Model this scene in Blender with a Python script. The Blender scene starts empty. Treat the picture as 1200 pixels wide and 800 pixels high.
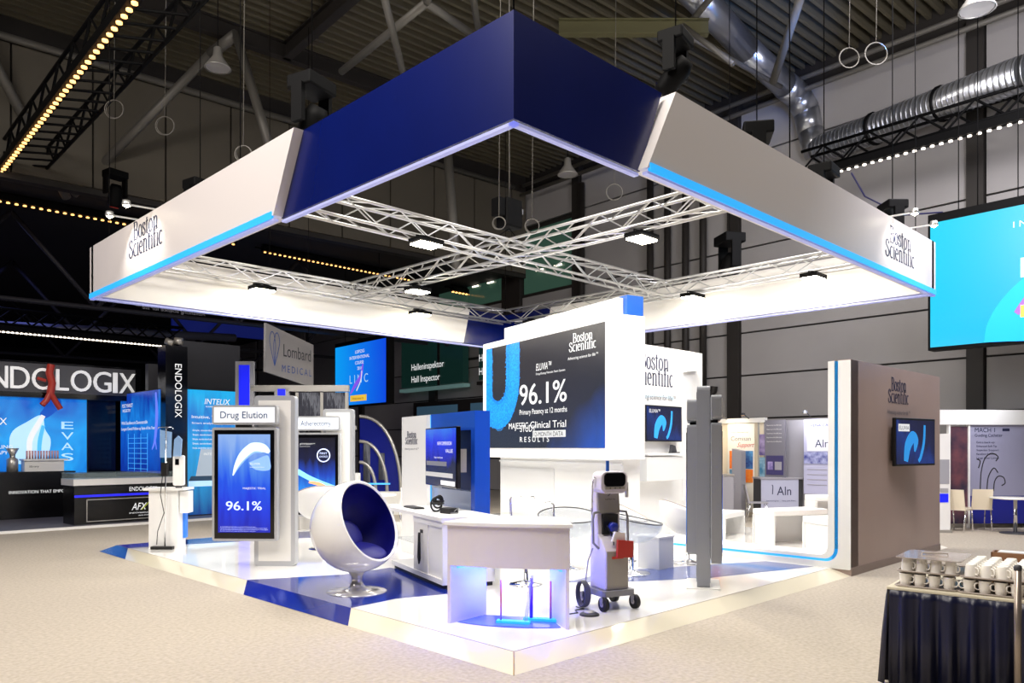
import bpy, math, random
from mathutils import Vector, Matrix
random.seed(7)
S = bpy.context.scene
COL = S.collection
R = math.radians
# ---------------------------------------------------------------- camera, world, lights, exposure
VIEW = 45.29                                    # compass of the view: degrees from +X
CP = (-4.1515, -4.1752)                         # where the photographer stands
cd = bpy.data.cameras.new('camera'); cam = bpy.data.objects.new('camera', cd); COL.objects.link(cam)
cam.location = (CP[0], CP[1], 1.75); cam.rotation_euler = (R(90), 0, R(VIEW - 90))
cd.sensor_width = 36; cd.lens = 27; cd.shift_y = 124 / 1200; cd.clip_end = 200
S.camera = cam
S.view_settings.view_transform = 'Standard'; S.view_settings.look = 'None'
S.view_settings.exposure = 0.0; S.view_settings.gamma = 1
w = bpy.data.worlds.new('world'); S.world = w; w.use_nodes = True
w.node_tree.nodes['Background'].inputs[0].default_value = (0.55, 0.52, 0.60, 1)
w.node_tree.nodes['Background'].inputs[1].default_value = 0.06

def light(kind, loc, target, power, color=(1, 1, 1), size=1.0, spot=60, blend=0.5, name='lamp_light', sy=None):
    d = bpy.data.lights.new(name, kind); d.energy = power; d.color = color
    if kind == 'AREA':
        d.size = size
        if sy: d.shape = 'RECTANGLE'; d.size_y = sy
    else:
        d.shadow_soft_size = size
    if kind == 'SPOT': d.spot_size = R(spot); d.spot_blend = blend
    o = bpy.data.objects.new(name, d); COL.objects.link(o); o.location = loc
    v = Vector(target) - Vector(loc)
    o.rotation_euler = v.to_track_quat('-Z', 'Y').to_euler()
    return o

def HP(u, v, z=0.0):                            # hall axes: u along the far left wall, v along the right wall
    a, b = R(49), R(41); va = R(VIEW)
    lat = u * math.sin(a) - v * math.sin(b); dp = u * math.cos(a) + v * math.cos(b)
    return Vector((CP[0] + dp * math.cos(va) + lat * math.sin(va), CP[1] + dp * math.sin(va) - lat * math.cos(va), z))
HU = R(VIEW - 49)                               # heading of the u axis
# general hall lighting: wide unseen lamps above the aisles, with added fills
light('AREA', (-2.5, -0.3, 11.6), (-2.0, -0.6, 0), 1150, (1.0, 0.94, 0.85), 4, name='hall_fill')
light('AREA', (-8.0, 4.0, 10.5), (-1.0, 6.0, 2.5), 1100, (1.0, 0.93, 0.88), 4, name='hall_fill')  # added side fill to brighten the left fascia
light('AREA', (6.0, -1.2, 11.6), (5.5, -2.2, 0), 650, (1.0, 0.94, 0.88), 4, name='hall_fill')
light('AREA', HP(13.0, 2.5, 8.5), HP(20, 8, 3.5), 620, (0.96, 0.93, 1.0), 3, name='hall_fill')  # added fill to brighten the right wall
light('AREA', (5.0, 5.0, 4.7), (5.0, 5.0, 0), 330, (1.0, 0.98, 0.95), 7, name='stand_fill')  # wide fill under the canopy with no lamp built for it

# ---------------------------------------------------------------- materials
def lin(c):
    if isinstance(c, str):
        c = [int(c[i:i + 2], 16) / 255 for i in (0, 2, 4)]
    return tuple((x / 12.92 if x <= 0.04045 else ((x + 0.055) / 1.055) ** 2.4) for x in c[:3]) + (1,)
MATS = {}
def mat(name, col, rough=0.5, metal=0.0, emit=None, es=1.0, noise=None, nscale=8, bump=0.0, bscale=40, trans=0.0, alpha=1.0, coat=0.0, stretch=None):
    if name in MATS: return MATS[name]
    m = bpy.data.materials.new(name); m.use_nodes = True; nt = m.node_tree; N = nt.nodes; b = N['Principled BSDF']
    b.inputs['Base Color'].default_value = lin(col); b.inputs['Roughness'].default_value = rough
    b.inputs['Metallic'].default_value = metal
    b.inputs['Transmission Weight'].default_value = trans; b.inputs['Alpha'].default_value = alpha
    b.inputs['Coat Weight'].default_value = coat
    if emit is not None:
        b.inputs['Emission Color'].default_value = lin(emit); b.inputs['Emission Strength'].default_value = es
    if noise or bump:
        tc = N.new('ShaderNodeTexCoord'); mp = N.new('ShaderNodeMapping')
        nt.links.new(tc.outputs['Object'], mp.inputs[0])
        if stretch: mp.inputs['Scale'].default_value = stretch
    if noise:
        t = N.new('ShaderNodeTexNoise'); t.inputs['Scale'].default_value = nscale; t.inputs['Detail'].default_value = 5
        r = N.new('ShaderNodeValToRGB'); r.color_ramp.elements[0].position = 0.3; r.color_ramp.elements[1].position = 0.7
        r.color_ramp.elements[0].color = lin(noise); r.color_ramp.elements[1].color = lin(col)
        nt.links.new(mp.outputs[0], t.inputs[0]); nt.links.new(t.outputs[0], r.inputs[0]); nt.links.new(r.outputs[0], b.inputs['Base Color'])
    if bump:
        t2 = N.new('ShaderNodeTexNoise'); t2.inputs['Scale'].default_value = bscale; t2.inputs['Detail'].default_value = 4
        bp = N.new('ShaderNodeBump'); bp.inputs['Strength'].default_value = bump; bp.inputs['Distance'].default_value = 0.01
        nt.links.new(mp.outputs[0], t2.inputs[0]); nt.links.new(t2.outputs[0], bp.inputs['Height']); nt.links.new(bp.outputs[0], b.inputs['Normal'])
    MATS[name] = m; return m
def screen_mat(name, stops, axis='diag', es=1.0, scale=1.5, rays=0.5):
    """a lit display: colour ramp over the display with soft rays"""
    if name in MATS: return MATS[name]
    m = bpy.data.materials.new(name); m.use_nodes = True; nt = m.node_tree; N = nt.nodes; b = N['Principled BSDF']
    b.inputs['Base Color'].default_value = (0.01, 0.01, 0.015, 1); b.inputs['Roughness'].default_value = 0.25
    tc = N.new('ShaderNodeTexCoord'); sp = N.new('ShaderNodeSeparateXYZ'); nt.links.new(tc.outputs['Generated'], sp.inputs[0])
    cx, cz = {'diag': (0.5, 0.5), 'up': (0.0, 1.0), 'x': (1.0, 0.0), 'anti': (0.5, -0.5)}[axis]
    m1 = N.new('ShaderNodeMath'); m1.operation = 'MULTIPLY'; m1.inputs[1].default_value = cx; nt.links.new(sp.outputs[0], m1.inputs[0])
    m2 = N.new('ShaderNodeMath'); m2.operation = 'MULTIPLY_ADD'; m2.inputs[1].default_value = cz
    nt.links.new(sp.outputs[2], m2.inputs[0]); nt.links.new(m1.outputs[0], m2.inputs[2])
    off = N.new('ShaderNodeMath'); off.operation = 'ADD'; off.inputs[1].default_value = 0.5 if axis == 'anti' else 0.0
    nt.links.new(m2.outputs[0], off.inputs[0])
    wv = N.new('ShaderNodeTexNoise'); wv.inputs['Scale'].default_value = scale; wv.inputs['Detail'].default_value = 2; wv.inputs['Distortion'].default_value = 1.2
    mp = N.new('ShaderNodeMapping'); mp.inputs['Rotation'].default_value = (0, 0.7, 0); mp.inputs['Scale'].default_value = (4, 1, 1)
    nt.links.new(tc.outputs['Generated'], mp.inputs[0]); nt.links.new(mp.outputs[0], wv.inputs[0])
    m3 = N.new('ShaderNodeMath'); m3.operation = 'MULTIPLY_ADD'; m3.inputs[1].default_value = rays
    nt.links.new(wv.outputs[0], m3.inputs[0])
    sb = N.new('ShaderNodeMath'); sb.operation = 'SUBTRACT'; sb.inputs[1].default_value = rays * 0.5
    nt.links.new(off.outputs[0], sb.inputs[0]); nt.links.new(sb.outputs[0], m3.inputs[2])
    rp = N.new('ShaderNodeValToRGB'); e = rp.color_ramp.elements
    e[0].position = stops[0][0]; e[0].color = lin(stops[0][1]); e[1].position = stops[-1][0]; e[1].color = lin(stops[-1][1])
    for p, c in stops[1:-1]:
        x = e.new(p); x.color = lin(c)
    nt.links.new(m3.outputs[0], rp.inputs[0]); nt.links.new(rp.outputs[0], b.inputs['Emission Color']); b.inputs['Emission Strength'].default_value = es
    MATS[name] = m; return m

M_carpet = mat('carpet', 'bcb2a4', 0.95, noise='a69c8e', nscale=26, bump=0.3, bscale=160)
M_gloss = mat('gloss_white_floor', 'f4f2ee', 0.06, coat=0.4)
M_ramp = mat('gloss_ramp', 'dcd4be', 0.08)
M_blueinlay = mat('blue_inlay', '1c2f8e', 0.10, noise='16267c', nscale=3)
M_greyblue = mat('blue_slate_inlay', '4f5f9c', 0.15)
M_white = mat('white_lacquer', 'efeeec', 0.35)
M_whiteg = mat('white_gloss', 'f3f3f3', 0.12, coat=0.5)
M_fascia = mat('fascia_white', 'e4dedd', 0.45)
M_fasciain = mat('fascia_inner', 'f2efe9', 0.6)
M_blue = mat('fascia_blue', '04155f', 0.25, noise='041254', nscale=0.7)
M_navy = mat('fascia_navy', '0a1c55', 0.4)
M_cyan = mat('led_cyan', '2a8fd0', 0.4, emit='2aa6ee', es=.95)
M_ledwhite = mat('led_white', 'a8acd8', 0.4, emit='a6acf0', es=0.35)
M_brown = mat('wall_brown', 'b09a90', 0.35, noise='a89288', nscale=1.0)
M_alu = mat('aluminium', 'dcdcda', 0.28, 0.75)
M_chrome = mat('chrome', 'e8e8ea', 0.08, 1.0)
M_steel = mat('brushed_steel', 'b6b3ae', 0.35, 0.6)
M_grey = mat('grey_paint', '8b8b90', 0.45)
M_dgrey = mat('dark_grey', '3b3b40', 0.5)
M_black = mat('black_plastic', '0c0c0e', 0.45)
M_blackg = mat('black_gloss', '08080b', 0.12)
M_rig = mat('black_rigging', '070708', 0.6)
M_rig.node_tree.nodes['Principled BSDF'].inputs['Specular IOR Level'].default_value = 0.12
M_rubber = mat('rubber', '151515', 0.7)
M_tube = mat('roof_tube', '6b6862', 0.5, 0.3)
M_deck = mat('roof_deck', '655f4e', 0.5, 0.2)
M_olive = mat('olive_beam', '5d5a3c', 0.6)
M_panel = mat('wall_panel', 'a09d9c', 0.6, noise='9a9796', nscale=0.6)
M_bulk = mat('bulkhead_panel', '5c564b', 0.7, noise='555046', nscale=0.5)
M_col = mat('dark_column', '26221f', 0.6)
M_low = mat('low_ceiling', '16161c', 0.8)
M_duct = mat('galvanised_duct', 'aeb0b4', 0.28, 0.85)
M_lamp = mat('lamp_lit', 'ffffff', 0.5, emit='fff2cf', es=60)
M_warm = mat('warm_lamp', 'ffe2b0', 0.5, emit='ffb866', es=3)
M_cool = mat('small_lamp', 'ffffff', 0.5, emit='fff0dd', es=3)
M_ink = mat('logo_ink', '24284a', 0.6)
M_inkg = mat('grey_ink', '6d6d76', 0.6)
M_bluetxt = mat('blue_text', '2f6ea8', 0.6, emit='2f6ea8', es=0.3)
M_wtxt = mat('white_text', '9a9a9a', 0.5, emit='ffffff', es=0.78)
M_gtxt = mat('pale_text', 'c8d4ff', 0.5, emit='c8d8ff', es=0.7)
M_lettr = mat('letter_white', 'f4f4f4', 0.35, emit='ffffff', es=0.35)
M_red = mat('red_plastic', 'c0392b', 0.35)
M_bluefin = mat('blue_fin', '1a56b0', 0.3)
M_royal = mat('royal_blue_fabric', '0c0c78', 0.5, bump=0.2, bscale=120)
M_royal2 = mat('royal_blue_gloss', '1c4fc4', 0.2)
M_velvet = mat('navy_skirt', '070c2c', 0.4, bump=0.1)
M_china = mat('white_china', 'f6f2ea', 0.18, coat=0.3)
M_tray = mat('rack_plastic', 'a59a92', 0.4)
M_wood = mat('warm_wood', '8a6244', 0.5)
def glassy(name, col, a=0.25, rough=0.05):
    m = bpy.data.materials.new(name); m.use_nodes = True; nt = m.node_tree; N = nt.nodes
    out = N['Material Output']; b = N['Principled BSDF']; b.inputs['Base Color'].default_value = lin(col); b.inputs['Roughness'].default_value = rough
    t = N.new('ShaderNodeBsdfTransparent'); t.inputs[0].default_value = (0.96, 0.97, 0.98, 1); mx = N.new('ShaderNodeMixShader'); mx.inputs[0].default_value = a
    nt.links.new(t.outputs[0], mx.inputs[1]); nt.links.new(b.outputs[0], mx.inputs[2]); nt.links.new(mx.outputs[0], out.inputs['Surface']); return m
M_acryl = glassy('clear_acrylic', 'c9ced3', 0.30)
M_glass = glassy('clear_glass', 'c4dadd', 0.22)
M_bluegl = glassy('blue_glass', '2036c8', 0.75)

# ---------------------------------------------------------------- mesh helpers
class MB:
    def __init__(s): s.v = []; s.f = []; s.sm = []
    def add(s, vs, fs, smooth=False):
        n = len(s.v); s.v += [tuple(p) for p in vs]; s.f += [tuple(i + n for i in f) for f in fs]; s.sm += [smooth] * len(fs); return s
    def box(s, x0, x1, y0, y1, z0, z1):
        vs = [(x, y, z) for z in (z0, z1) for y in (y0, y1) for x in (x0, x1)]
        return s.add(vs, [(0, 2, 3, 1), (4, 5, 7, 6), (0, 1, 5, 4), (2, 6, 7, 3), (0, 4, 6, 2), (1, 3, 7, 5)])
    def bev(s, x0, x1, y0, y1, z0, z1, r=0.02, n=3, axis='y'):
        """box with four rounded edges running along axis"""
        def rr(a0, a1, b0, b1):
            P = []
            for cx, cy, st in ((a1 - r, b1 - r, 0), (a0 + r, b1 - r, 90), (a0 + r, b0 + r, 180), (a1 - r, b0 + r, 270)):
                for i in range(n + 1):
                    t = R(st + 90 * i / n); P.append((cx + r * math.cos(t), cy + r * math.sin(t)))
            return P
        if axis == 'y': P = rr(x0, x1, z0, z1); return s.prism([(a, b) for a, b in P], y0, y1, 'y')
        if axis == 'z': P = rr(x0, x1, y0, y1); return s.prism(P, z0, z1, 'z')
        P = rr(y0, y1, z0, z1); return s.prism(P, x0, x1, 'x')
    def prism(s, P, a, b, axis='z', smooth=False):
        m = {'z': lambda p, t: (p[0], p[1], t), 'y': lambda p, t: (p[0], t, p[1]), 'x': lambda p, t: (t, p[0], p[1])}[axis]
        n = len(P); vs = [m(p, a) for p in P] + [m(p, b) for p in P]
        fs = [tuple(range(n)), tuple(range(2 * n - 1, n - 1, -1))]
        s.add(vs, fs); k = len(s.v) - 2 * n
        for i in range(n):
            j = (i + 1) % n; s.f.append((k + i, k + n + i, k + n + j, k + j)); s.sm.append(smooth)
        return s
    def tube(s, p, q, r, n=8, r2=None, cap=True):
        p, q = Vector(p), Vector(q); d = q - p
        if d.length < 1e-6: return s
        m = d.to_track_quat('Z', 'Y').to_matrix(); r2 = r if r2 is None else r2
        vs = []
        for c, rr in ((p, r), (q, r2)):
            for i in range(n):
                t = 2 * math.pi * i / n; vs.append(c + m @ Vector((rr * math.cos(t), rr * math.sin(t), 0)))
        fs = [(i, (i + 1) % n, n + (i + 1) % n, n + i) for i in range(n)]
        s.add(vs, fs, True)
        if cap:
            k = len(s.v) - 2 * n; s.f += [tuple(k + i for i in range(n - 1, -1, -1)), tuple(k + n + i for i in range(n))]; s.sm += [False, False]
        return s
    def path(s, pts, r, n=6, closed=False):
        pts = [Vector(p) for p in pts]; m = len(pts); base = len(s.v)
        prev = None
        for i, p in enumerate(pts):
            a = pts[(i - 1) % m] if (closed or i) else p; b = pts[(i + 1) % m] if (closed or i < m - 1) else p
            d = (b - a).normalized()
            up = Vector((0, 0, 1)) if abs(d.z) < 0.95 else Vector((0, 1, 0))
            x = d.cross(up).normalized() if prev is None else (prev - d * prev.dot(d)).normalized()
            prev = x; y = d.cross(x)
            for k in range(n):
                t = 2 * math.pi * k / n; s.v.append(tuple(p + x * (r * math.cos(t)) + y * (r * math.sin(t))))
        for i in range(m if closed else m - 1):
            j = (i + 1) % m
            for k in range(n):
                l = (k + 1) % n; s.f.append((base + i * n + k, base + i * n + l, base + j * n + l, base + j * n + k)); s.sm.append(True)
        return s
    def lathe(s, prof, n=24, c=(0, 0, 0), mtx=None, a0=0, a1=360):
        """prof: (radius, height) list turned about z"""
        full = abs(a1 - a0) >= 360; k = n if full else n + 1; vs = []
        for r, z in prof:
            for i in range(k):
                t = R(a0 + (a1 - a0) * i / n); p = Vector((r * math.cos(t), r * math.sin(t), z))
                if mtx: p = mtx @ p
                vs.append((p[0] + c[0], p[1] + c[1], p[2] + c[2]))
        fs = []
        for j in range(len(prof) - 1):
            for i in range(n):
                i2 = (i + 1) % k; fs.append((j * k + i, j * k + i2, (j + 1) * k + i2, (j + 1) * k + i))
        return s.add(vs, fs, True)
    def obj(s, name, m, parent=None, loc=None, bevel=0, solid=0, sub=0, label=None):
        me = bpy.data.meshes.new(name); me.from_pydata(s.v, [], s.f); me.validate()
        if len(me.polygons) == len(s.sm): me.polygons.foreach_set('use_smooth', s.sm)
        me.materials.append(m); me.update()
        return link(name, me, parent, loc, bevel, solid, sub, label)
def link(name, me, parent=None, loc=None, bevel=0, solid=0, sub=0, label=None):
    o = bpy.data.objects.new(name, me); COL.objects.link(o)
    if parent: o.parent = parent
    if loc is not None: o.location = loc
    if solid: k = o.modifiers.new('s', 'SOLIDIFY'); k.thickness = solid; k.offset = 0
    if bevel: k = o.modifiers.new('b', 'BEVEL'); k.width = bevel; k.segments = 2; k.limit_method = 'ANGLE'
    if sub: k = o.modifiers.new('u', 'SUBSURF'); k.levels = sub; k.render_levels = sub
    if label: o['label'] = label
    return o
def tag(o, label, cat, group=None):
    o['label'] = label; o['category'] = cat
    if group: o['group'] = group
    return o
def thing(name, label, cat, loc=(0, 0, 0), rot=0.0, group=None):
    o = bpy.data.objects.new(name, None); COL.objects.link(o); o.empty_display_size = 0.2
    o.location = loc; o.rotation_euler = (0, 0, rot); return tag(o, label, cat, group)
def setting(o): o['kind'] = 'structure'; return o
def B(name, m, parent, x0, x1, y0, y1, z0, z1, bevel=0, label=None): return MB().box(x0, x1, y0, y1, z0, z1).obj(name, m, parent, bevel=bevel, label=label)
def ring(pc, r, axis='z', n=20, ry=None):
    ry = ry or r; P = []
    for i in range(n):
        t = 2 * math.pi * i / n; a, b = r * math.cos(t), ry * math.sin(t)
        P.append({'z': (pc[0] + a, pc[1] + b, pc[2]), 'y': (pc[0] + a, pc[1], pc[2] + b), 'x': (pc[0], pc[1] + a, pc[2] + b)}[axis])
    return P
def copytree(o, parent=None):
    c = o.copy(); COL.objects.link(c); c.parent = parent
    for ch in [k for k in KIDS(o)]: copytree(ch, c)
    return c
def KIDS(o): return list(o.children)

TXT = {}
def txt(s, parent, x, y, z, width, m, h=None, align='L', depth=0.002, shear=0, name='lettering', rotz=0, vertical=False):
    """flat lettering facing local -y; width sets its run, h its cap height; x is its left end, z its baseline"""
    key = (s, shear)
    if key not in TXT:
        cu = bpy.data.curves.new('t', 'FONT'); cu.body = s; cu.size = 1; cu.resolution_u = 4; cu.shear = shear
        to = bpy.data.objects.new('t', cu); COL.objects.link(to); bpy.context.view_layer.update()
        me = bpy.data.meshes.new_from_object(to.evaluated_get(bpy.context.evaluated_depsgraph_get()))
        vs = [v.co.copy() for v in me.vertices]; fs = [tuple(p.vertices) for p in me.polygons]
        bpy.data.objects.remove(to); bpy.data.meshes.remove(me)
        TXT[key] = (vs, fs)
    vs, fs = TXT[key]
    x0 = min(v.x for v in vs); x1 = max(v.x for v in vs); y1 = 0.73
    sx = width / (x1 - x0); sz = (h / y1) if h else sx
    n = len(vs); V = []
    for v in vs:
        a, b = (v.x - x0) * sx, v.y * sz
        if vertical: a, b = b, -a
        V.append((x + a, y, z + b))
    me = bpy.data.meshes.new(name); me.from_pydata(V, [], fs); me.materials.append(m)
    me.update()
    o = link(name, me, parent)
    if me.polygons and me.polygons[0].normal.y > 0: me.flip_normals()
    return o
# a condensed serif alphabet drawn with a broad pen, for the stand's own wordmark
def arc(cx, cy, rx, ry, a, b, n=10): return [(cx + rx * math.cos(R(a + (b - a) * i / n)), cy + ry * math.sin(R(a + (b - a) * i / n))) for i in range(n + 1)]
G = {
 'B': (.80, [[(.2, 0), (.2, 1.42)], [(.04, 1.42), (.4, 1.42)] + arc(.4, 1.09, .24, .33, 90, -90), [(.2, .76), (.4, .76)] + arc(.42, .38, .3, .38, 90, -90) + [(.04, 0)]]),
 'o': (.66, [arc(.33, .5, .24, .5, 90, 450, 18)]),
 's': (.52, [[(.44, .75)] + arc(.27, .76, .17, .24, 20, 190) + arc(.27, .24, .19, .24, 60, -170) + [(.08, .3)]]),
 't': (.46, [[(.2, 1.3), (.2, .16)] + arc(.34, .16, .14, .16, 180, 290, 5), [(.04, 1), (.42, 1)]]),
 'n': (.78, [[(.2, 0), (.2, 1)], [(.05, 1), (.2, 1)], [(.2, .75)] + arc(.4, .76, .19, .24, 150, 0) + [(.59, 0)], [(.07, 0), (.32, 0)], [(.46, 0), (.72, 0)]]),
 'S': (.74, [[(.6, 1.1)] + arc(.36, 1.1, .23, .32, 20, 200) + arc(.36, .36, .27, .36, 60, -170) + [(.09, .45)]]),
 'c': (.58, [arc(.33, .5, .24, .5, 50, 310, 14)]),
 'i': (.36, [[(.19, 0), (.19, 1)], [(.05, 1), (.19, 1)], [(.05, 0), (.32, 0)]]),
 'e': (.60, [[(.1, .55), (.5, .55)] + arc(.31, .5, .22, .5, 6, 310, 14)]),
 'f': (.44, [[(.2, 0), (.2, 1.25)] + arc(.4, 1.25, .2, .3, 180, 20, 6), [(.05, 1), (.4, 1)], [(.06, 0), (.36, 0)]]),
}
def wordmark(parent, x, y, z, width, h, m, tag_m, name='logo', skip=0, tm=True):
    """two-line wordmark with its tag line, facing local -y; x,z: lower left of the big letters"""
    V, F = [], []
    def stroke(P, ox, oz, sx, sz):
        base = len(V); n = len(P)
        for i, p in enumerate(P):
            a = P[max(i - 1, 0)]; b = P[min(i + 1, n - 1)]; dx, dz = b[0] - a[0], b[1] - a[1]; L = math.hypot(dx, dz) or 1
            dx /= L; dz /= L; hw = math.sqrt((.085 * dz) ** 2 + (.045 * dx) ** 2)
            for s_ in (1, -1): V.append((x + (ox + p[0] - dz * hw * s_) * sx, y, z + (oz + p[1] + dx * hw * s_) * sz))
        for i in range(n - 1): F.append((base + 2 * i, base + 2 * i + 1, base + 2 * i + 3, base + 2 * i + 2))
    total = sum(G[c][0] for c in 'Scientific'); sx = width / total; sz = h / 2.75
    o = 0.0
    for c in 'Scientific':
        for st in G[c][1]: stroke(st, o, 0, sx, sz)
        o += G[c][0]
    o = .75
    for c in 'Boston':
        for st in G[c][1]: stroke(st, o, 1.32, sx, sz)
        o += G[c][0]
    me = bpy.data.meshes.new(name); me.from_pydata(V, [], F); me.materials.append(m); me.update()
    ob = link(name, me, parent)
    txt('Advancing science for life\u2122', ob, x - width * .05, y, z - h * .44, width * 1.12, tag_m, h * .17, name='tag_line', shear=.15)
    return ob
def blob(parent, P, y, m, name='picture', th=0.0): # flat printed or displayed shape facing -y
    if len(P) > 4:
        P = smooth(list(P) + [P[0]], 1)[0][:-1]
    me = bpy.data.meshes.new(name); me.from_pydata([(a, y, b) for a, b in P], [], [tuple(range(len(P)))]); me.materials.append(m); me.update()
    if me.polygons[0].normal.y > 0: me.flip_normals()
    return link(name, me, parent)
def smooth(C, W, n=5):
    W = list(W) if isinstance(W, (list, tuple)) else [W] * len(C); P = []; Q = []
    for i in range(len(C) - 1):
        p0, p1, p2, p3 = C[max(i - 1, 0)], C[i], C[i + 1], C[min(i + 2, len(C) - 1)]
        for k in range(n):
            t = k / n; f = lambda a, b, c, d: .5 * ((2 * b) + (c - a) * t + (2 * a - 5 * b + 4 * c - d) * t * t + (3 * b - a - 3 * c + d) * t ** 3)
            P.append((f(p0[0], p1[0], p2[0], p3[0]), f(p0[1], p1[1], p2[1], p3[1]))); Q.append(W[i] * (1 - t) + W[i + 1] * t)
    return P + [C[-1]], Q + [W[-1]]
def ribbon(parent, C, W, y, m, name='picture'):
    if len(C) < 20: C, W = smooth(C, W)
    V, F = [], []
    for i, (a, b) in enumerate(C):
        p, q = C[max(i - 1, 0)], C[min(i + 1, len(C) - 1)]; dx, dz = q[0] - p[0], q[1] - p[1]; L = math.hypot(dx, dz) or 1
        wv = W[i] if isinstance(W, (list, tuple)) else W
        V += [(a - dz / L * wv, y, b + dx / L * wv), (a + dz / L * wv, y, b - dx / L * wv)]
    for i in range(len(C) - 1): F.append((2 * i, 2 * i + 1, 2 * i + 3, 2 * i + 2))
    me = bpy.data.meshes.new(name); me.from_pydata(V, [], F); me.materials.append(m); me.update(); return link(name, me, parent)
# ================================================================ the hall
floor = setting(MB().box(-16, 60, -16, 75, -0.2, 0).obj('floor', M_carpet))
# right wall: bays of sheet panels between dark columns
JZ = [0, 1.3, 2.6, 3.87, 5.13, 7.62, 10.35, 11.7]
wall = setting(MB().box(20.2, 20.5, -8, 64, 0, 13).obj('wall_right', M_col)); wall.location = HP(0, 0); wall.rotation_euler.z = HU
VJ = [-8, -6.4, -.2, 0.15, 6.28, 6.64, 12.76, 13.14, 19.3, 19.65, 22.5, 23.6, 28.2, 28.7, 34.6, 35, 41, 41.4, 48, 48.4, 64]
for i in range(0, len(VJ) - 1):
    a, b = VJ[i], VJ[i + 1]
    if b - a < 1.2: continue
    for j in range(len(JZ) - 1):
        if 19.6 < a < 28 and 4 < j < 6: continue
        B('panel', M_panel, wall, 20.08, 20.2, a + .03, b - .03, JZ[j] + .025, JZ[j + 1] - .025)
for a, b in ((-.2, .15), (6.28, 6.64), (12.76, 13.14), (19.3, 19.65), (22.5, 23.6), (28.2, 28.7), (34.6, 35)):
    B('column', M_col, wall, 19.95, 20.2, a, b, 0, 12)
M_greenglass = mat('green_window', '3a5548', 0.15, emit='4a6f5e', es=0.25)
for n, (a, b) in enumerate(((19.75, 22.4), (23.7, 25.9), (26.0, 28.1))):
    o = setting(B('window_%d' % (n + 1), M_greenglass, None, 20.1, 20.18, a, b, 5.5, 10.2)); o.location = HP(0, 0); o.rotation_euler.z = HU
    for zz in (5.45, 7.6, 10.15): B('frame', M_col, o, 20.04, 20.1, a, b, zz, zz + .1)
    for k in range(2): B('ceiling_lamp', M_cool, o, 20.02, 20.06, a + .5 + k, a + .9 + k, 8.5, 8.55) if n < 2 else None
for n, (v0, z0) in enumerate(((13.95, 3.6), (14.6, .1), (15.3, .1), (16.0, .1), (19.1, .1))):
    t = MB().tube((0, 0, z0), (0, 0, 11.2), .11, 8)
    if n == 0: t.path([(0, 0, z0), (0, -.05, z0 - .18), (0, -.22, z0 - .26), (0, -.38, z0 - .15), (0, -.4, z0)], .11, 8)
    o = t.obj('wall_pipe', M_col); o.location = HP(19.9, v0); o.rotation_euler.z = HU
    tag(o, ['dark pipe on the right wall with a hooked lower end beside the column', 'second dark pipe left of the wall column, running to the floor', 'third dark pipe left of the wall column', 'fourth dark pipe left of the wall column', 'dark pipe on the far part of the right wall beside the green windows'][n], 'pipe', 'pipes on the right wall')
for n, (u0, z0) in enumerate(((19.7, 11.8), (19.55, 11.4))):
    o = MB().tube((0, -6, 0), (0, 22, 0), .07, 8).obj('eaves_pipe', M_tube); o.location = HP(u0, 0, z0); o.rotation_euler.z = HU
    tag(o, ['upper grey pipe running along the top of the right wall', 'lower grey pipe running along the top of the right wall'][n], 'pipe')
# bulkhead over the lower part of the hall
bw = setting(MB().box(-24, 20.1, 22.3, 22.6, 8.35, 12.9).obj('wall_left', M_col)); bw.location = HP(0, 0); bw.rotation_euler.z = HU
u = -23.9
while u < 20:
    B('panel', M_bulk, bw, u, min(u + 1.75, 20.0), 22.2, 22.3, 8.5, 11.62); u += 1.8
o = MB().tube((-20, 0, 0), (19.3, 0, 0), .10, 8).obj('eaves_pipe', M_tube); o.location = HP(0, 22.1, 11.7); o.rotation_euler.z = HU
tag(o, 'grey pipe running along the top of the beige left bulkhead', 'pipe')
lc = setting(MB().box(-24, 20.1, 22.6, 64, 8.6, 8.8).obj('ceiling', M_low)); lc.location = HP(0, 0); lc.rotation_euler.z = HU
M_far = mat('far_wall', '1b1b24', 0.8)
fw = setting(MB().box(-30, 20.1, 62, 62.4, 0, 9).obj('wall_back', M_far)); fw.location = HP(0, 0); fw.rotation_euler.z = HU
# ribbed steel roof deck, ribs along u
m = MB(); P = []; v = -9.0; z = 12.3
while v < 22.6:
    P += [(v, z), (v + .09, z), (v + .11, z + .24), (v + .28, z + .24)]; v += .30
n = len(P); V = [(-26, a, b) for a, b in P] + [(20.2, a, b) for a, b in P]
m.add(V, [(i, i + n, i + 1 + n, i + 1) for i in range(n - 1)])
rd = setting(m.obj('ceiling', M_deck)); rd.location = HP(0, 0); rd.rotation_euler.z = HU
# roof beams and tube trusses
def ibeam(p, q, m_, h=.4, w=.22):
    b = MB(); p, q = Vector(p), Vector(q); L = (q - p).length
    b.box(0, L, -w / 2, w / 2, -.03, 0); b.box(0, L, -.02, .02, -h, 0); b.box(0, L, -w / 2, w / 2, -h - .03, -h)
    o = b.obj('roof_beam', m_); o.location = p; o.rotation_euler.z = math.atan2(q.y - p.y, q.x - p.x); return o
tag(ibeam(HP(-22, 19, 12.28), HP(14, 19, 12.28), M_col), 'dark steel roof beam running parallel to the left bulkhead', 'beam')
tag(ibeam(HP(8.7, 9, 12.28), HP(8.7, 19, 12.28), M_col), 'dark steel roof beam crossing towards the left bulkhead above the stand', 'beam')
tag(ibeam((8.55, 7.18, 11.2), (10.9, 4.85, 11.2), M_olive, .3, .2), 'short olive steel beam behind the top of the dark blue fascia', 'beam')
rt = thing('roof_truss', 'grey round-tube roof trusses crossing under the ribbed ceiling', 'truss', (0, 0, 11.5))
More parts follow.
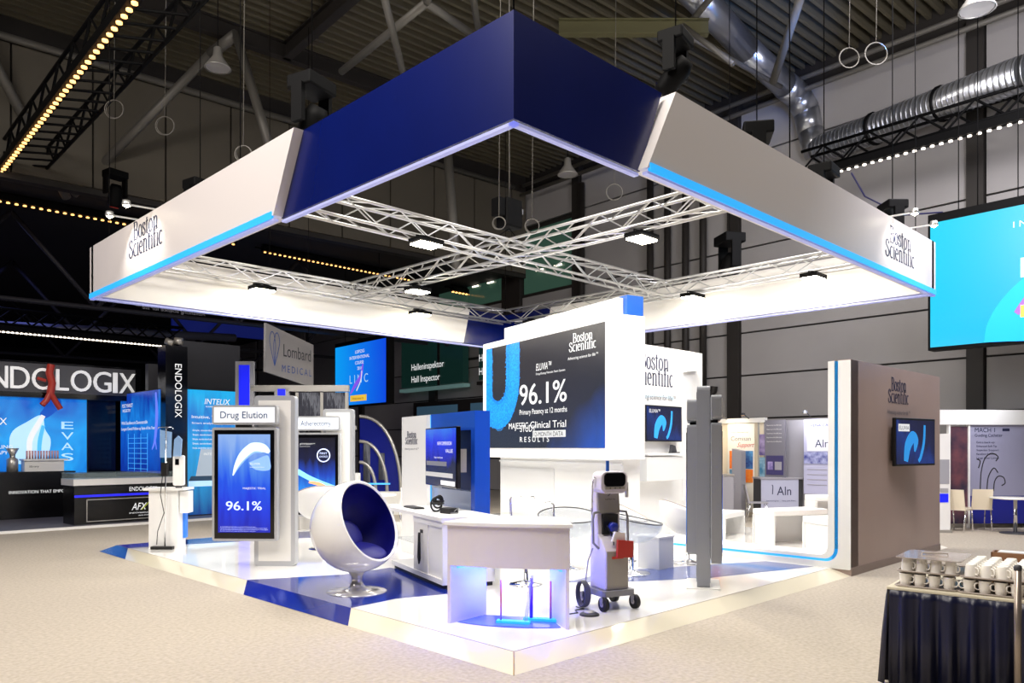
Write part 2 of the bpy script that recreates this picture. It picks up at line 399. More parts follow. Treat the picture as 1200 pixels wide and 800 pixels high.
TB = [((4.0, 14.77, 11.58), (1.95, 18.63, 8.5), .11), ((4.23, 13.84, 11.8), (4.37, 12.2, 8.3), .11), ((-0.9, 16.2, 11.5), (1.9, 19.05, 8.5), .12),
      ((3.6, 7.0, 10.1), (5.49, 8.8, 9.57), .075), ((5.4, 11.0, 10.31), (4.9, 7.26, 10.14), .08), ((4.9, 7.26, 10.14), (6.47, 7.82, 10.39), .08),
      ((5.0, 6.2, 10.48), (6.6, 7.7, 10.5), .07), ((9.7, 2.0, 10.6), (11.92, 3.84, 9.85), .09), ((10.49, 5.25, 10.93), (14.89, 5.11, 11.13), .06),
      ((9.6, 3.3, 11.3), (11.21, 5.94, 11.23), .07), ((8.73, 11.21, 9.39), (8.24, 10.29, 6.0), .12), ((10.84, 4.2, 9.98), (10.49, 5.25, 11.08), .06),
      ((4.0, 14.77, 11.58), (4.23, 13.84, 11.8), .13), ((4.9, 7.26, 10.14), (4.0, 4.5, 12.2), .08), ((-0.9, 16.2, 11.5), (-3.0, 13.5, 12.2), .11)]
for a, b, r_ in TB:
    a, b = Vector(a) - Vector((0, 0, 11.5)), Vector(b) - Vector((0, 0, 11.5)); MB().tube(a, b, r_, 10).obj('tube', M_tube, rt)
# darker lattice of the low part of the hall behind the bulkhead
M_dk = mat('dim_steel', '2b2b33', 0.6)
lt = thing('low_roof_truss', 'dark steel lattice under the low ceiling above the left stands', 'truss', HP(0, 0), HU)
for k, vv in enumerate((26, 33, 41)):
    u = -14 + k
    while u < 18:
        for a, b in (((u, 8.5), (u + 2.2, 6.0)), ((u + 2.2, 6.0), (u + 4.4, 8.5))):
            MB().tube((a[0], vv, a[1]), (b[0], vv, b[1]), .07, 6).obj('tube', M_dk, lt)
        u += 4.4
    MB().tube((-16, vv, 6.0), (18, vv, 6.0), .08, 6).obj('tube', M_dk, lt)
M_duct2 = mat('dull_duct', '6a6a78', 0.4, 0.5)
tag(MB().tube(HP(3, 30, 5.7), HP(12, 31, 6.2), .16, 12).obj('duct', M_duct2), 'dull grey duct under the low ceiling above the left stand', 'duct')
M_bluefl = mat('blue_lit_panel', '14206a', 0.6, emit='0d1a66', es=0.5)  # glowing blue panels added to fill the dark low hall
for n, (u0, u1, v0, z0, z1) in enumerate(((-2, 3, 36, 5.6, 6.8), (10.5, 15, 34, 6.7, 7.4))):
    o = B('blue_fill_panel', M_bluefl, None, u0, u1, v0, v0 + .2, z0, z1); o.location = HP(0, 0); o.rotation_euler.z = HU
    tag(o, ['dim blue glowing fill panel deep in the hall at far left', 'dim blue glowing fill panel seen through the canopy opening'][n], 'baffle')
light('AREA', HP(2, 30, 8.3), HP(2, 30, 0), 160, (0.25, 0.3, 1.0), 5, name='blue_wash')
# ducts
def helix_duct(pts, r, name, label, ribs=True):
    t = thing(name, label, 'duct', pts[0])
    p0 = Vector(pts[0])
    for a, b in zip(pts[:-1], pts[1:]):
        a, b = Vector(a) - p0, Vector(b) - p0; MB().tube(a, b, r, 20).obj('pipe_section', M_duct, t)
        L = (b - a).length; d = (b - a) / L
        if ribs and L > 2:
            mm = MB(); k = 0.1
            while k < L: mm.tube(a + d * k, a + d * (k + .03), r + .02, 20); k += .13
            mm.obj('rib', M_duct, t)['kind'] = 'stuff'
            for k in (L * .33, L * .66): MB().tube(a + d * k, a + d * (k + .05), r + .05, 20).obj('collar', M_rig, t)
    return t
helix_duct([(16.5, 4.85, 9.85), (14.69, -0.31, 9.55), (14.0, -2.6, 9.4)], .36, 'ribbed_duct', 'ribbed galvanised duct running along the upper right wall')
helix_duct([(10.6, 5.2, 12.0), (13.6, 5.4, 11.75), (15.6, 5.35, 11.5)], .33, 'smooth_duct', 'smooth galvanised duct with blue sheen running under the roof to the elbow', False)
el = thing('duct_elbow', 'galvanised duct elbow dropping from the roof duct to the ribbed duct', 'duct', (15.6, 5.35, 11.5))
EP = [(15.6, 5.35, 11.5), (16.2, 5.28, 11.4), (16.5, 5.15, 11.0), (16.55, 5.05, 10.4), (16.5, 4.85, 9.8)]
for a, b in zip(EP[:-1], EP[1:]):
    MB().tube(Vector(a) - Vector(EP[0]), Vector(b) - Vector(EP[0]), .35, 18).obj('pipe_section', M_duct, el)
light('SPOT', (9.5, 0.5, 8.5), (13.5, 5.3, 11.7), 1200, (0.10, 0.30, 1.0), .3, 42, name='blue_beam')
light('SPOT', HP(15, 2, 6.5), (15.3, 1.5, 9.6), 110, (0.9, 0.93, 1.0), .3, 60, name='duct_wash')

# ================================================================ the raised platform
PX, PY, PZ, RW = 10.7, 9.9, 0.08, 0.28
m = MB()
V = [(0, 0, 0), (PX, 0, 0), (PX, PY, 0), (0, PY, 0), (RW, RW, PZ), (PX, RW, PZ), (PX, PY, PZ), (RW, PY, PZ)]
m.add(V, [(0, 1, 5, 4), (0, 4, 7, 3), (4, 5, 6, 7), (1, 2, 6, 5), (2, 3, 7, 6), (0, 3, 2, 1)])
plat = setting(m.obj('floor_platform', M_gloss))
m = MB(); e = .001
m.add([(0, 0, e), (6.45, 0, e), (6.45, RW, PZ + e), (RW, RW, PZ + e)], [(0, 1, 2, 3)]); m.obj('ramp', M_ramp, plat)
m = MB(); m.add([(0, 0, e), (0, PY, e), (RW, PY, PZ + e), (RW, RW, PZ + e)], [(3, 2, 1, 0)]); m.obj('ramp', M_ramp, plat)
m = MB(); m.path([(-.002, -.002, .004), (RW, RW, PZ + .002)], .006, 5).obj('ramp_seam', mat('seam', 'b89a5a', .4), plat)
m = MB(); m.path([(RW, RW, PZ), (6.4, RW, PZ)], .004, 4).obj('ramp_seam', M_tray, plat)
m = MB(); m.path([(RW, RW, PZ), (RW, PY, PZ)], .004, 4).obj('ramp_seam', M_tray, plat)
def inlay(P, m_, dz=.0025):
    MB().prism([(a, b) for a, b in P], PZ, PZ + dz).obj('floor_inlay', m_, plat)
inlay([(RW, 5.04), (1.35, 4.55), (2.14, 4.59), (2.3, 3.6), (1.55, 2.55), (.9, 2.75), (RW, 2.68)], M_blueinlay)
inlay([(RW, 9.35), (1.24, 9.15), (3.2, 8.55), (4.6, 8.1), (4.6, 9.2), (3.22, 9.68), (1.4, 9.88), (RW, 9.88)], M_blueinlay)
inlay([(4.1, 2.25), (6.42, 1.22), (6.42, .50), (4.54, 1.04), (3.68, 1.54), (3.05, 2.05), (3.05, 2.12)], M_greyblue)
def rampinlay(y0, y1, y2, y3):
    e = .003; MB().add([(-.001, y0, e), (-.001, y1, e), (RW, y2, PZ + e), (RW, y3, PZ + e)], [(3, 2, 1, 0)]).obj('floor_inlay', mat('blue_ramp_shade', '14237c', .12), plat)  # darker blue than the flat inlay: the slope's shade put in the colour
rampinlay(2.3, 4.55, 5.04, 2.68); rampinlay(8.62, 9.88, 9.88, 9.35)

# ================================================================ hanging canopy
CX_, CY_, Z0, Z1 = 9.45, 9.8, 4.23, 5.09
can = thing('hanging_canopy', 'square white and blue fascia ring hanging above the stand', 'canopy', (CX_ / 2, CY_ / 2, Z0))
def K(o):  # canopy parts are written in stand coordinates
    o.location = (-CX_ / 2, -CY_ / 2, -Z0); return o
PR = .13
def fascia(axis, s0b, s0t, s1, outward):
    """white wrap panel on one side between its slanted edge (s0b bottom, s0t top) and the corner s1"""
    P = [(s0b, Z0 + .07), (s0t, Z1), (s1, Z1), (s1, Z0 + .07)]
    return P
def slab(P, a, b, axis, m_, name): return K(MB().prism(P, a, b, axis).obj(name, m_, can))
# left front side, plane X=0
slab([(3.57, Z0 + .04), (3.12, Z1), (CY_ + PR, Z1), (CY_ + PR, Z0 + .04)], -PR, .05, 'x', M_fascia, 'white_panel')
slab([(-.02, Z0 + .03), (-.02, Z1), (3.2, Z1), (3.6, Z0 + .03)], -.02, .03, 'x', M_blue, 'blue_panel')
# right front side, plane Y=0
slab([(1.57, Z0 + .04), (2.02, Z1), (CX_ + PR, Z1), (CX_ + PR, Z0 + .04)], -PR, .05, 'y', M_fascia, 'white_panel')
slab([(.0301, Z0 + .03), (.0301, Z1), (1.95, Z1), (1.6, Z0 + .03)], -.02, .03, 'y', M_blue, 'blue_panel')
# the two far sides
slab([(-PR, Z0 + .03), (-PR, Z1), (8.2, Z1), (8.0, Z0 + .03)], CY_ - .05, CY_ + .05, 'y', M_fasciain, 'white_panel')
slab([(8.0, Z0 + .03), (8.2, Z1), (CX_, Z1), (CX_, Z0 + .03)], CY_ - .03, CY_ + .03, 'y', M_blue, 'blue_panel')
slab([(-PR, Z0 + .03), (-PR, Z1), (8.2, Z1), (8.4, Z0 + .03)], CX_ - .05, CX_ + .05, 'x', M_fasciain, 'white_panel')
slab([(8.4, Z0 + .03), (8.2, Z1), (CY_, Z1), (CY_, Z0 + .03)], CX_ - .03, CX_ + .03, 'x', M_blue, 'blue_panel')
# inner white lining of the two front sides
slab([(3.6, Z0 + .05), (3.6, Z1 - .03), (CY_ - .06, Z1 - .03), (CY_ - .06, Z0 + .05)], .055, .07, 'x', M_fasciain, 'lining_panel')
slab([(1.7, Z0 + .05), (1.7, Z1 - .03), (CX_ - .06, Z1 - .03), (CX_ - .06, Z0 + .05)], .055, .07, 'y', M_fasciain, 'lining_panel')
# LED strips under the white wraps and the pale bottom trim all round
K(MB().box(-PR - .012, -PR + .02, 3.6, CY_ + PR, Z0 + .005, Z0 + .085).obj('led_strip', M_cyan, can, label='glowing cyan light strip'))
K(MB().box(1.6, CX_ + PR, -PR - .012, -PR + .02, Z0 + .005, Z0 + .085).obj('led_strip', M_cyan, can, label='glowing cyan light strip'))
for a in ((-PR, -PR + .06, 3.57, CY_ + PR), (-.03, .025, -.03, 3.57), (1.57, CX_ + PR, -PR, -PR + .06), (-.03, 1.57, -.03, .025), (-PR, CX_ + PR, CY_ - .06, CY_ + .06), (CX_ - .06, CX_ + .06, -PR, CY_)):
    K(MB().box(a[0], a[1], a[2], a[3], Z0 - .018, Z0 + .006).obj('bottom_trim', M_ledwhite, can))
# wordmarks on the wraps: a holder rotated to face each side
def hold(parent, loc, rot):
    return (loc, rot)
def side_mark(parent, loc, rot, width, h, ink=M_ink, tagm=M_inkg, name='logo'):
    before = set(bpy.data.objects)
    wordmark(parent, 0, 0, 0, width, h, ink, tagm, name)
    for o in set(bpy.data.objects) - before:
        o.location = loc; o.rotation_euler = (0, 0, rot)
off = Vector((-CX_ / 2, -CY_ / 2, -Z0))
side_mark(can, Vector((-PR - .004, 8.05, 4.57)) + off, R(-90), 1.32, .50)
side_mark(can, Vector((7.35, -PR - .004, 4.50)) + off, 0, 1.22, .46)
for x, y in ((.1, .1), (CX_ - .1, .1), (.1, CY_ - .1), (CX_ - .1, CY_ - .1), (.1, 4.85), (4.85, .1)):
    K(MB().tube((x, y, Z1), (x + .02, y + .02, 12.2), .008, 5).obj('suspension_cable', M_rig, can))

# ---- aluminium box trusses
def truss(p, q, label, w=.29, cell=.5, chord=.025, m_=M_alu, group=None, th=None, stuff=False, brace=.011, name='box_truss'):
    p, q = Vector(p), Vector(q); L = (q - p).length
    t = thing(name, label, 'truss', p, math.atan2(q.y - p.y, q.x - p.x), group); h = th or w
    for sy in (-1, 1):
        for sz in (0, 1): MB().tube((0, sy * w / 2, sz * h), (L, sy * w / 2, sz * h), chord, 8).obj('chord', m_, t)
    n = max(2, round(L / cell)); c = L / n
    def mesh(a, b):
        mm = MB().tube(a, b, brace, 5, cap=False); me = bpy.data.meshes.new('brace'); me.from_pydata(mm.v, [], mm.f); me.materials.append(m_); return me
    kinds = [mesh((0, -w / 2, 0), (c, -w / 2, h)), mesh((0, w / 2, h), (c, w / 2, 0)), mesh((0, -w / 2, 0), (c, w / 2, 0)), mesh((0, w / 2, h), (c, -w / 2, h)),
             mesh((0, -w / 2, h), (c, -w / 2, 0)), mesh((0, w / 2, 0), (c, w / 2, h))]
    if stuff:
        mm = MB()
        for i in range(n):
            for k, (a, b) in enumerate((((0, -w / 2, 0), (c, -w / 2, h)), ((0, w / 2, h), (c, w / 2, 0)), ((0, -w / 2, 0), (c, w / 2, 0)))):
                if i % 2: a, b = (a[0], a[1], b[2]), (b[0], b[1], a[2])
                mm.tube((a[0] + i * c, a[1], a[2]), (b[0] + i * c, b[1], b[2]), brace, 4, cap=False)
        mm.obj('bracing', m_, t)['kind'] = 'stuff'; return t
    for i in range(n):
        for k in ((0, 1, 2, 3) if i % 2 == 0 else (4, 5, 2, 3)): link('brace', kinds[k], t, (i * c, 0, 0))
    return t
TZ = 4.83
truss((.1, 4.85, TZ), (9.3, 4.85, TZ), 'aluminium box truss crossing the canopy from its dark blue left side to the back right', cell=.46)
truss((4.72, .12, TZ), (4.72, 9.65, TZ), 'aluminium box truss crossing the canopy from its right side to the back left', cell=.46)
truss((.3, 9.5, TZ), (9.2, 9.5, TZ), 'aluminium box truss along the inside of the far left fascia', cell=.55)
truss((9.15, .3, TZ), (9.15, 9.3, TZ), 'aluminium box truss along the inside of the far right fascia', cell=.55)
# flood lamps under the trusses
lampmesh = {}
def flood(x, y, z, label, power=110, aim=None, rot=0):
    t = thing('flood_lamp', label, 'lamp', (x, y, z), rot, 'flood lamps on the canopy trusses')
    B('housing', M_rig, t, -.21, .21, -.15, .15, .0, .07); B('lit_lens', M_lamp, t, -.19, .19, -.13, .13, -.02, .0)
    MB().path([(-.18, 0, .02), (-.18, 0, .10), (0, 0, .12), (.18, 0, .10), (.18, 0, .02)], .012, 6).obj('bracket', M_rig, t)
    light('AREA', (x, y, z - .03), aim or (x, y, 0), power, (1, .96, .88), .3)
FL = [(2.75, 4.55, 'flood lamp at the left of the crossing truss, nearest the dark blue fascia'), (4.72, 7.3, 'flood lamp left of the truss crossing, on the truss to the far left'),
      (2.6, 9.25, 'flood lamp farthest left, in front of the far left fascia'), (6.3, 9.25, 'flood lamp on the far left truss near the middle of the picture'),
      (9.0, 8.4, 'flood lamp above the top edge of the big screen tower'), (8.9, 4.0, 'flood lamp on the far right truss left of the wall column'),
      (8.9, 1.6, 'flood lamp on the far right truss close to the right fascia'), (4.72, 2.2, 'flat flood lamp under the right arm of the crossing truss')]
for x, y, l in FL:
    aim = (x, y, 0)
    if y > 9: aim = (x + .2, y + .50, 3.4)
    elif x > 8.8: aim = (x + .50, y, 3.4)
    flood(x, y, TZ - .16, l, 26 if aim[2] else 60, aim)
    if aim[2]: light('SPOT', (x, y, TZ - .2), (x - .3, y - .3, 0), 260, (1, .97, .9), .15, 110, name='lamp_light')
# arm lamps that light the wordmarks
for n, (px_, py_, dx, dy, l) in enumerate(((-.02, 7.8, -.45, .02, 'arm lamp over the left fascia, its lamp head glowing above the wordmark'), (-.02, 7.1, -.45, .02, 'second arm lamp over the left fascia, nearer the blue panel'),
                           (7.65, -.02, .02, -.40, 'arm lamp over the right fascia, set back from the corner'), (8.5, -.02, .02, -.40, 'arm lamp over the right fascia nearest its outer corner'))):
    t = thing('arm_lamp', l, 'lamp', (px_, py_, Z1), 0)
    MB().path([(0, 0, 0), (dx * .1, dy * .1, .03), (dx, dy, .02)], .014, 6).obj('arm', M_alu, t)
    MB().lathe([(.0, .05), (.05, .05), (.06, 0), (.055, -.02)], 12, (dx, dy, .02)).obj('head', M_alu, t)
    MB().lathe([(.0, 0), (.045, 0), (.0, -.03)], 12, (dx, dy, .0)).obj('bulb', M_lamp, t)
    light('SPOT', (px_ + dx, py_ + dy, Z1 - .04), (px_, py_, Z0 + .2), 34, (1, .97, .9), .05, 100, .8)
# moving-head lights, hoists
def mover(x, y, z, label, rot=0, tilt=0, s=1.0, cable=True, lensm=M_dgrey):
    t = thing('moving_head_light', label, 'stage light', (x, y, z), rot)
    B('base', M_rig, t, -.2 * s, .2 * s, -.16 * s, .16 * s, .34 * s, .48 * s, .02)
    for sx in (-1, 1): B('yoke_arm', M_rig, t, sx * .2 * s - .03, sx * .2 * s + .03, -.07 * s, .07 * s, -.02 * s, .36 * s)
    h = MB().lathe([(0, -.26), (.10, -.26), (.13, -.2), (.13, .1), (.09, .2), (0, .2)], 14).obj('head', M_rig, t); h.scale = (s, s, s); h.rotation_euler = (tilt, 0, 0)
    l_ = MB().lathe([(0, -.27), (.09, -.27), (.09, -.26)], 12).obj('lens', lensm, h)
    if cable: MB().tube((0, 0, .48 * s), (0, 0, 12.2 - z), .008, 5).obj('hanging_cable', M_rig, t)
    return t
mover(.56, 3.95, 5.55, 'black moving-head light above the white and blue joint of the left fascia', .3, .5, 1.15)
mover(.62, 7.28, 5.25, 'black moving-head light above the middle of the left white fascia', .2, -.4, 1.0)
mover(4.5, .35, 5.1, 'black moving-head light above the right fascia below the duct elbow', .6, .6, 1.1)
mover(6.3, .3, 5.12, 'black moving-head light above the middle of the right fascia', .1, 1.2, 1.0)
mover(8.6, .2, 5.12, 'black moving-head light at the outer end of the right fascia', .8, .3, 1.0)
mover(10.33, 4.01, 5.5, 'black moving-head light in front of the dark wall column', 1.0, .3, 1.4, True)
mover(2.24, 16.23, 8.0, 'black stage light with a red face hanging before the left bulkhead', .2, .2, 1.2, True, M_red)
mover(-1.9, 15.6, 8.35, 'black stage light on the row of warm lamps at far left', .5, 1.0, 1.3)
mover(2.9, .45, 5.75, 'black moving-head light behind the tip of the right white fascia', .2, .8, .9)
t = thing('chain_hoist', 'black chain hoist hanging over the crossing of the trusses', 'hoist', (4.72, 4.85, 5.2))
B('motor', M_rig, t, -.18, .18, -.14, .14, .15, .62, .03); B('chain_bag', M_rig, t, -.32, -.18, -.1, .1, .3, .6, .02); B('end_cap', M_grey, t, .18, .27, -.07, .07, .42, .52, .02)
MB().tube((0, 0, .62), (0, 0, 7), .012, 5).obj('chain', M_tube, t); MB().tube((0, 0, .15), (-.3, 0, -.05), .008, 4).obj('sling', M_rig, t); MB().tube((0, 0, .15), (.3, 0, -.05), .008, 4).obj('sling', M_rig, t)
RG = [((.54, 10.88, 7.91), 'left of the pair of wire coils before the left bulkhead', .17), ((1.2, 10.23, 7.61), 'right of the pair of wire coils before the left bulkhead', .17),
      ((.85, 6.35, 5.95), 'wire coil just above the top edge of the left white fascia', .12), ((9.05, 1.05, 8.34), 'left wire coil hanging above the right fascia', .17),
      ((9.35, .72, 8.40), 'right wire coil hanging above the right fascia', .19), ((4.12, 4.47, 5.24), 'wire coil on the left of the chain hoist', .10),
      ((4.5, 4.12, 5.2), 'wire coil on the right of the chain hoist', .11), ((7.82, 5.08, 6.73), 'wire coil hanging behind the right arm of the truss cross', .16)]
for p, l, r_ in RG:
    t = thing('wire_coil', l, 'cable', p, R(VIEW - 90))
    MB().path(ring((0, 0, 0), r_, 'y', 20), .008, 5, True).obj('loop', M_tube, t); MB().path(ring((.01, .02, .01), r_ * .95, 'y', 20), .006, 5, True).obj('loop', M_tube, t)
    MB().tube((0, 0, r_), (.05, 0, 12.2 - p[2]), .007, 5).obj('wire', M_tube, t)
for n, (p, l) in enumerate((((2.75, 11.51, 9.64), 'white conical hall lamp hanging under the roof node at upper left'), ((10.95, 9.02, 8.84), 'grey conical hall lamp seen through the canopy opening'), ((9.45, -.76, 8.58), 'grey conical hall lamp at the upper right edge'))):
    t = thing('pendant_lamp', l, 'lamp', p)
    MB().lathe([(.04, .45), (.08, .42), (.1, .25), (.26, .02), (.27, 0), (.25, 0)], 20).obj('shade', M_steel, t); MB().lathe([(0, .03), (.15, .02), (.24, .01)], 20).obj('lens', M_panel, t)
    MB().tube((0, 0, .45), (0, 0, 12.2 - p[2]), .01, 5).obj('cord', M_rig, t)
# rows of small lamps on black trusses
dm = MB().lathe([(0, -.03), (.05, -.03), (.05, 0), (0, .02)], 8); dme = bpy.data.meshes.new('lamp'); dme.from_pydata(dm.v, [], dm.f); dme.materials.append(M_warm)
dme2 = dme.copy(); dme2.materials.clear(); dme2.materials.append(M_cool)
def lampbar(p, q, label, n, z, warm=True, w=.5, s=1.0, off=(0, 0)):
    p, q = HP(*p, z), HP(*q, z)
    t = truss(p, q, label, w, .55, .04, M_rig, th=.5, stuff=True, brace=.028, name='lighting_truss'); L = (q - p).length
    B('lamp_rail', M_rig, t, 0, L, -w / 2 - .12, -w / 2 + .06, -.24, -.06)
    for i in range(n):
        o = link('lamp', dme if warm else dme2, t, ((i + .5) * L / n, -w / 2 - .03, -.26)); o.scale = (s, s, s)
    return t
lampbar((3.3, 24.2), (3.95, 9.0), 'black lighting truss with a slanting row of warm lamps at top left', 62, 8.75, True, .9, 1.0)
lampbar((-2, 24.6), (9.6, 25.0), 'black lighting truss with warm lamps before the low hall at far left', 60, 8.6, True, .5, .9)
lampbar((10.6, 25.3), (17.2, 25.8), 'black lighting truss with warm lamps seen through the canopy opening', 36, 8.6, True, .5, .85)
lampbar((19.2, 26.2), (21.4, 26.3), 'short black lighting truss with warm lamps near the green windows', 12, 8.55, True, .4, 1.1)
lampbar((-3, 29.2), (9.6, 30.1), 'long row of small white lamps low above the left stands', 100, 5.75, False, .3, 1.0)
lampbar((18.6, 9.9), (18.68, 2.0), 'black lighting truss with white lamps above the large cyan screen', 42, 8.75, False, .5, .9)
# ================================================================ the stand's furniture and walls
VR = R(VIEW - 90)                               # heading of something that squarely faces the photographer
M_scr_black = mat('screen_black', '1b1c20', 0.3, emit='34312f', es=0.8)
def panel_screen(parent, x0, x1, y, z0, z1, m_, fr=.03, frame_m=None, depth=.06):
    """display: housing, bezel, lit face; faces local -y"""
    B('housing', frame_m or M_black, parent, x0, x1, y, y + depth, z0, z1, .008)
    return B('display', m_, parent, x0 + fr, x1 - fr, y - .004, y, z0 + fr, z1 - fr)
# ---- tower with the large screen
TW = R(-105.0); L = 4.02
tw = thing('screen_tower', 'tall white tower carrying the large dark display with 96.1 percent lettering', 'exhibition tower', (6.49, 7.31, PZ), TW)
B('base_wall', M_white, tw, -.05, L + .0, .35, .7, 0, 1.47)
B('casing', M_white, tw, -.16, L + .13, .0, .70, 1.47, 3.78, .01)
B('rear_slab', M_white, tw, .35, L + .02, .22, .34, 3.78, 4.06)
B('blue_fin', M_bluefin, tw, L - .1, L + .11, .35, .68, 3.78, 4.10)
B('ledge', M_whiteg, tw, -.05, L, .32, .36, 1.38, 1.41)
B('niche_panel', mat('pale_panel', 'e2e2e2', .4), tw, -.02, 2.0, .335, .35, .35, 1.27)
M_led = screen_mat('tower_display', [(0.0, '33281f'), (.35, '2f2d2f'), (.6, '26262c'), (.78, '15408c'), (1.0, '0c58d0')], 'x', 0.9, 1.2, .35)
M_led = screen_mat('tower_display2', [(0.0, '2c2622'), (.45, '2d2c2e'), (.75, '232730'), (.9, '14418f'), (1.0, '0b57cc')], 'anti', 0.9, 1.2, .25)
scr = B('display', M_led, tw, .0, L, -.012, 0, 1.66, 3.66)
M_ringb = mat('ring_blue', '0c6cc0', .5, emit='0c78d0', es=.8, noise='0a5ab0', nscale=30); M_ringd = mat('ring_deep', '0b62b8', .5, emit='0a66c4', es=.9)
def U(cx, zc, rx, rz, top, n=20):
    P = [(cx - rx, top)] + [(cx - rx * math.cos(R(180 * i / n)), zc - rz * math.sin(R(180 * i / n))) for i in range(n + 1)] + [(cx + rx, top)]
    return P
q = U(.52, 3.0, .58, .72, 3.655)
q = [(max(a, .012), b) for a, b in q]
rg_ = ribbon(tw, q, .25, -.014, M_ringb)
for v_ in rg_.data.vertices: v_.co.x = max(v_.co.x, .012); v_.co.z = min(v_.co.z, 3.655); ribbon(tw, [(max(a, .02), b) for a, b in U(.52, 3.05, .42, .5, 3.655)], .035, -.016, M_ringd)
rnd = random.Random(3); V_, F_ = [], []
qs = smooth(q, 1, 4)[0]
for i in range(2600):
    a_, b_ = qs[rnd.randrange(len(qs))]; b_ = b_ if b_ < 3.0 and 0 else b_
    if rnd.random() < .45: a_, b_ = rnd.choice((qs[0][0], qs[-1][0])), rnd.uniform(2.95, 3.63)
    t_ = rnd.uniform(0, 6.28); rr_ = .29 * rnd.random() ** .6; a_ += rr_ * math.cos(t_); b_ += rr_ * math.sin(t_)
    if a_ < .02 or b_ > 3.64: continue
    s_ = rnd.uniform(.006, .012); k_ = len(V_); V_ += [(a_ - s_, -.018, b_ - s_), (a_ + s_, -.018, b_ - s_), (a_ + s_, -.018, b_ + s_), (a_ - s_, -.018, b_ + s_)]; F_.append((k_, k_ + 1, k_ + 2, k_ + 3))
me = bpy.data.meshes.new('dots'); me.from_pydata(V_, [], F_); me.materials.append(mat('dot_blue', '1c7cc8', .5, emit='1c8ce0', es=1.0)); link('picture', me, tw)['kind'] = 'stuff'
Y = -.016
wordmark(tw, 3.02, Y, 3.28, .78, .30, M_wtxt, M_wtxt)
txt('ELUVIA\u2122', tw, 1.95, Y, 3.06, .52, M_wtxt, .13, shear=.2); txt('Drug-Eluting Vascular Stent System', tw, 1.95, Y, 2.98, .95, M_wtxt, .04)
for dx in (0, .012): txt('96.1%', tw, 1.36 + dx, Y - .001, 2.46, 1.58, M_wtxt, .40)
txt('Primary Patency at 12 months', tw, 1.36, Y, 2.28, 1.60, M_wtxt, .10)
txt('MAJESTIC', tw, .95, Y, 2.02, .72, M_wtxt, .12); txt('Clinical Trial', tw, 1.75, Y, 2.02, 1.18, M_wtxt, .13)
txt('STUDY', tw, 1.38, Y - .001, 1.96, .56, M_wtxt, .13)
B('caption_bar', mat('caption_white', '606060', .5, emit='ffffff', es=.75), tw, 1.84, 2.92, Y - .003, Y - .001, 1.85, 1.97); txt('12-MONTH DATA', tw, 1.90, Y - .012, 1.868, .96, M_black, .085)
txt('R E S U L T S', tw, 1.38, Y - .006, 1.77, 1.02, M_wtxt, .10)
light('AREA', (4.1, 5.5, 2.8), (5.8, 5.4, 2.2), 40, (1, .98, .95), 1.5, name='tower_fill') if False else None
# ---- wall with the second monitor (plane Y = 4.3)
wl = thing('monitor_wall', 'white wall behind the tower with a dark wordmark and a small monitor', 'wall', (6.45, 4.3, PZ))
B('wall_board', M_white, wl, .0, 3.3, 0, .18, 0, 3.60)
wordmark(wl, .95, -.004, 2.85, 1.28, .62, M_ink, M_inkg)
B('shelf', M_whiteg, wl, 1.0, 2.35, -.28, 0, 1.52, 1.56); B('shelf_box', mat('pale_panel', 'e2e2e2', .4), wl, 1.0, 2.2, -.25, 0, 1.05, 1.5)
B('curved_banner', M_whiteg, wl, 2.55, 2.9, -.02, 0, .6, 3.18); MB().prism([(2.5, 3.16), (2.95, 3.22), (3.02, 3.34), (2.62, 3.36)], -.12, -.02, 'y').obj('clip', M_white, wl)
ribbon(wl, [(1.15 + .1 * i, 2.60 + .07 * math.sin(i * .26)) for i in range(12)], .035, -.003, mat('pale_blue_print', 'c8dbe6', .5))
M_tvA = screen_mat('display_eluvia', [(0, '06123a'), (.45, '0b2f78'), (.6, '081440'), (1, '0a1030')], 'diag', 1.0, 1.6, .4)
tvw = thing('wall_monitor', 'small flat monitor with a blue stent picture on the white wall behind the tower', 'monitor', (8.19, 4.22, PZ + 2.12))
panel_screen(tvw, -.6, .6, -.05, -.34, .34, M_tvA, .025, depth=.07); B('mount', M_dgrey, tvw, -.15, .15, .02, .08, -.15, .15)
M_pb = mat('picture_blue', '2a8fd8', .5, emit='2280c8', es=.75)
def stentpic(p, x, z, s, y):
    ribbon(p, [(x - .35 * s, z - .5 * s), (x - .25 * s, z - .1 * s), (x - .02 * s, z + .12 * s), (x + .15 * s, z + .02 * s), (x + .1 * s, z - .25 * s)], [.1 * s, .16 * s, .17 * s, .14 * s, .03 * s], y, M_pb)
    ribbon(p, [(x + .62 * s, z + .45 * s), (x + .58 * s, z), (x + .42 * s, z - .38 * s), (x + .3 * s, z - .5 * s)], [.05 * s, .06 * s, .06 * s, .05 * s], y, M_pb)
stentpic(tvw, -.1, .0, .55, -.056); txt('ELUVIA\u2122', tvw, -.5, -.058, .2, .35, M_wtxt, .07)
o = thing('brochure_holder', 'small dark brochure holder on the shelf under the wall monitor', 'holder', (8.45, 4.15, PZ + 1.56))
MB().prism([(-.1, 0), (.1, 0), (.04, .14), (-.06, .16)], -.03, .03, 'y').obj('back_plate', M_dgrey, o); B('foot', M_black, o, -.08, .16, -.05, .05, 0, .02)
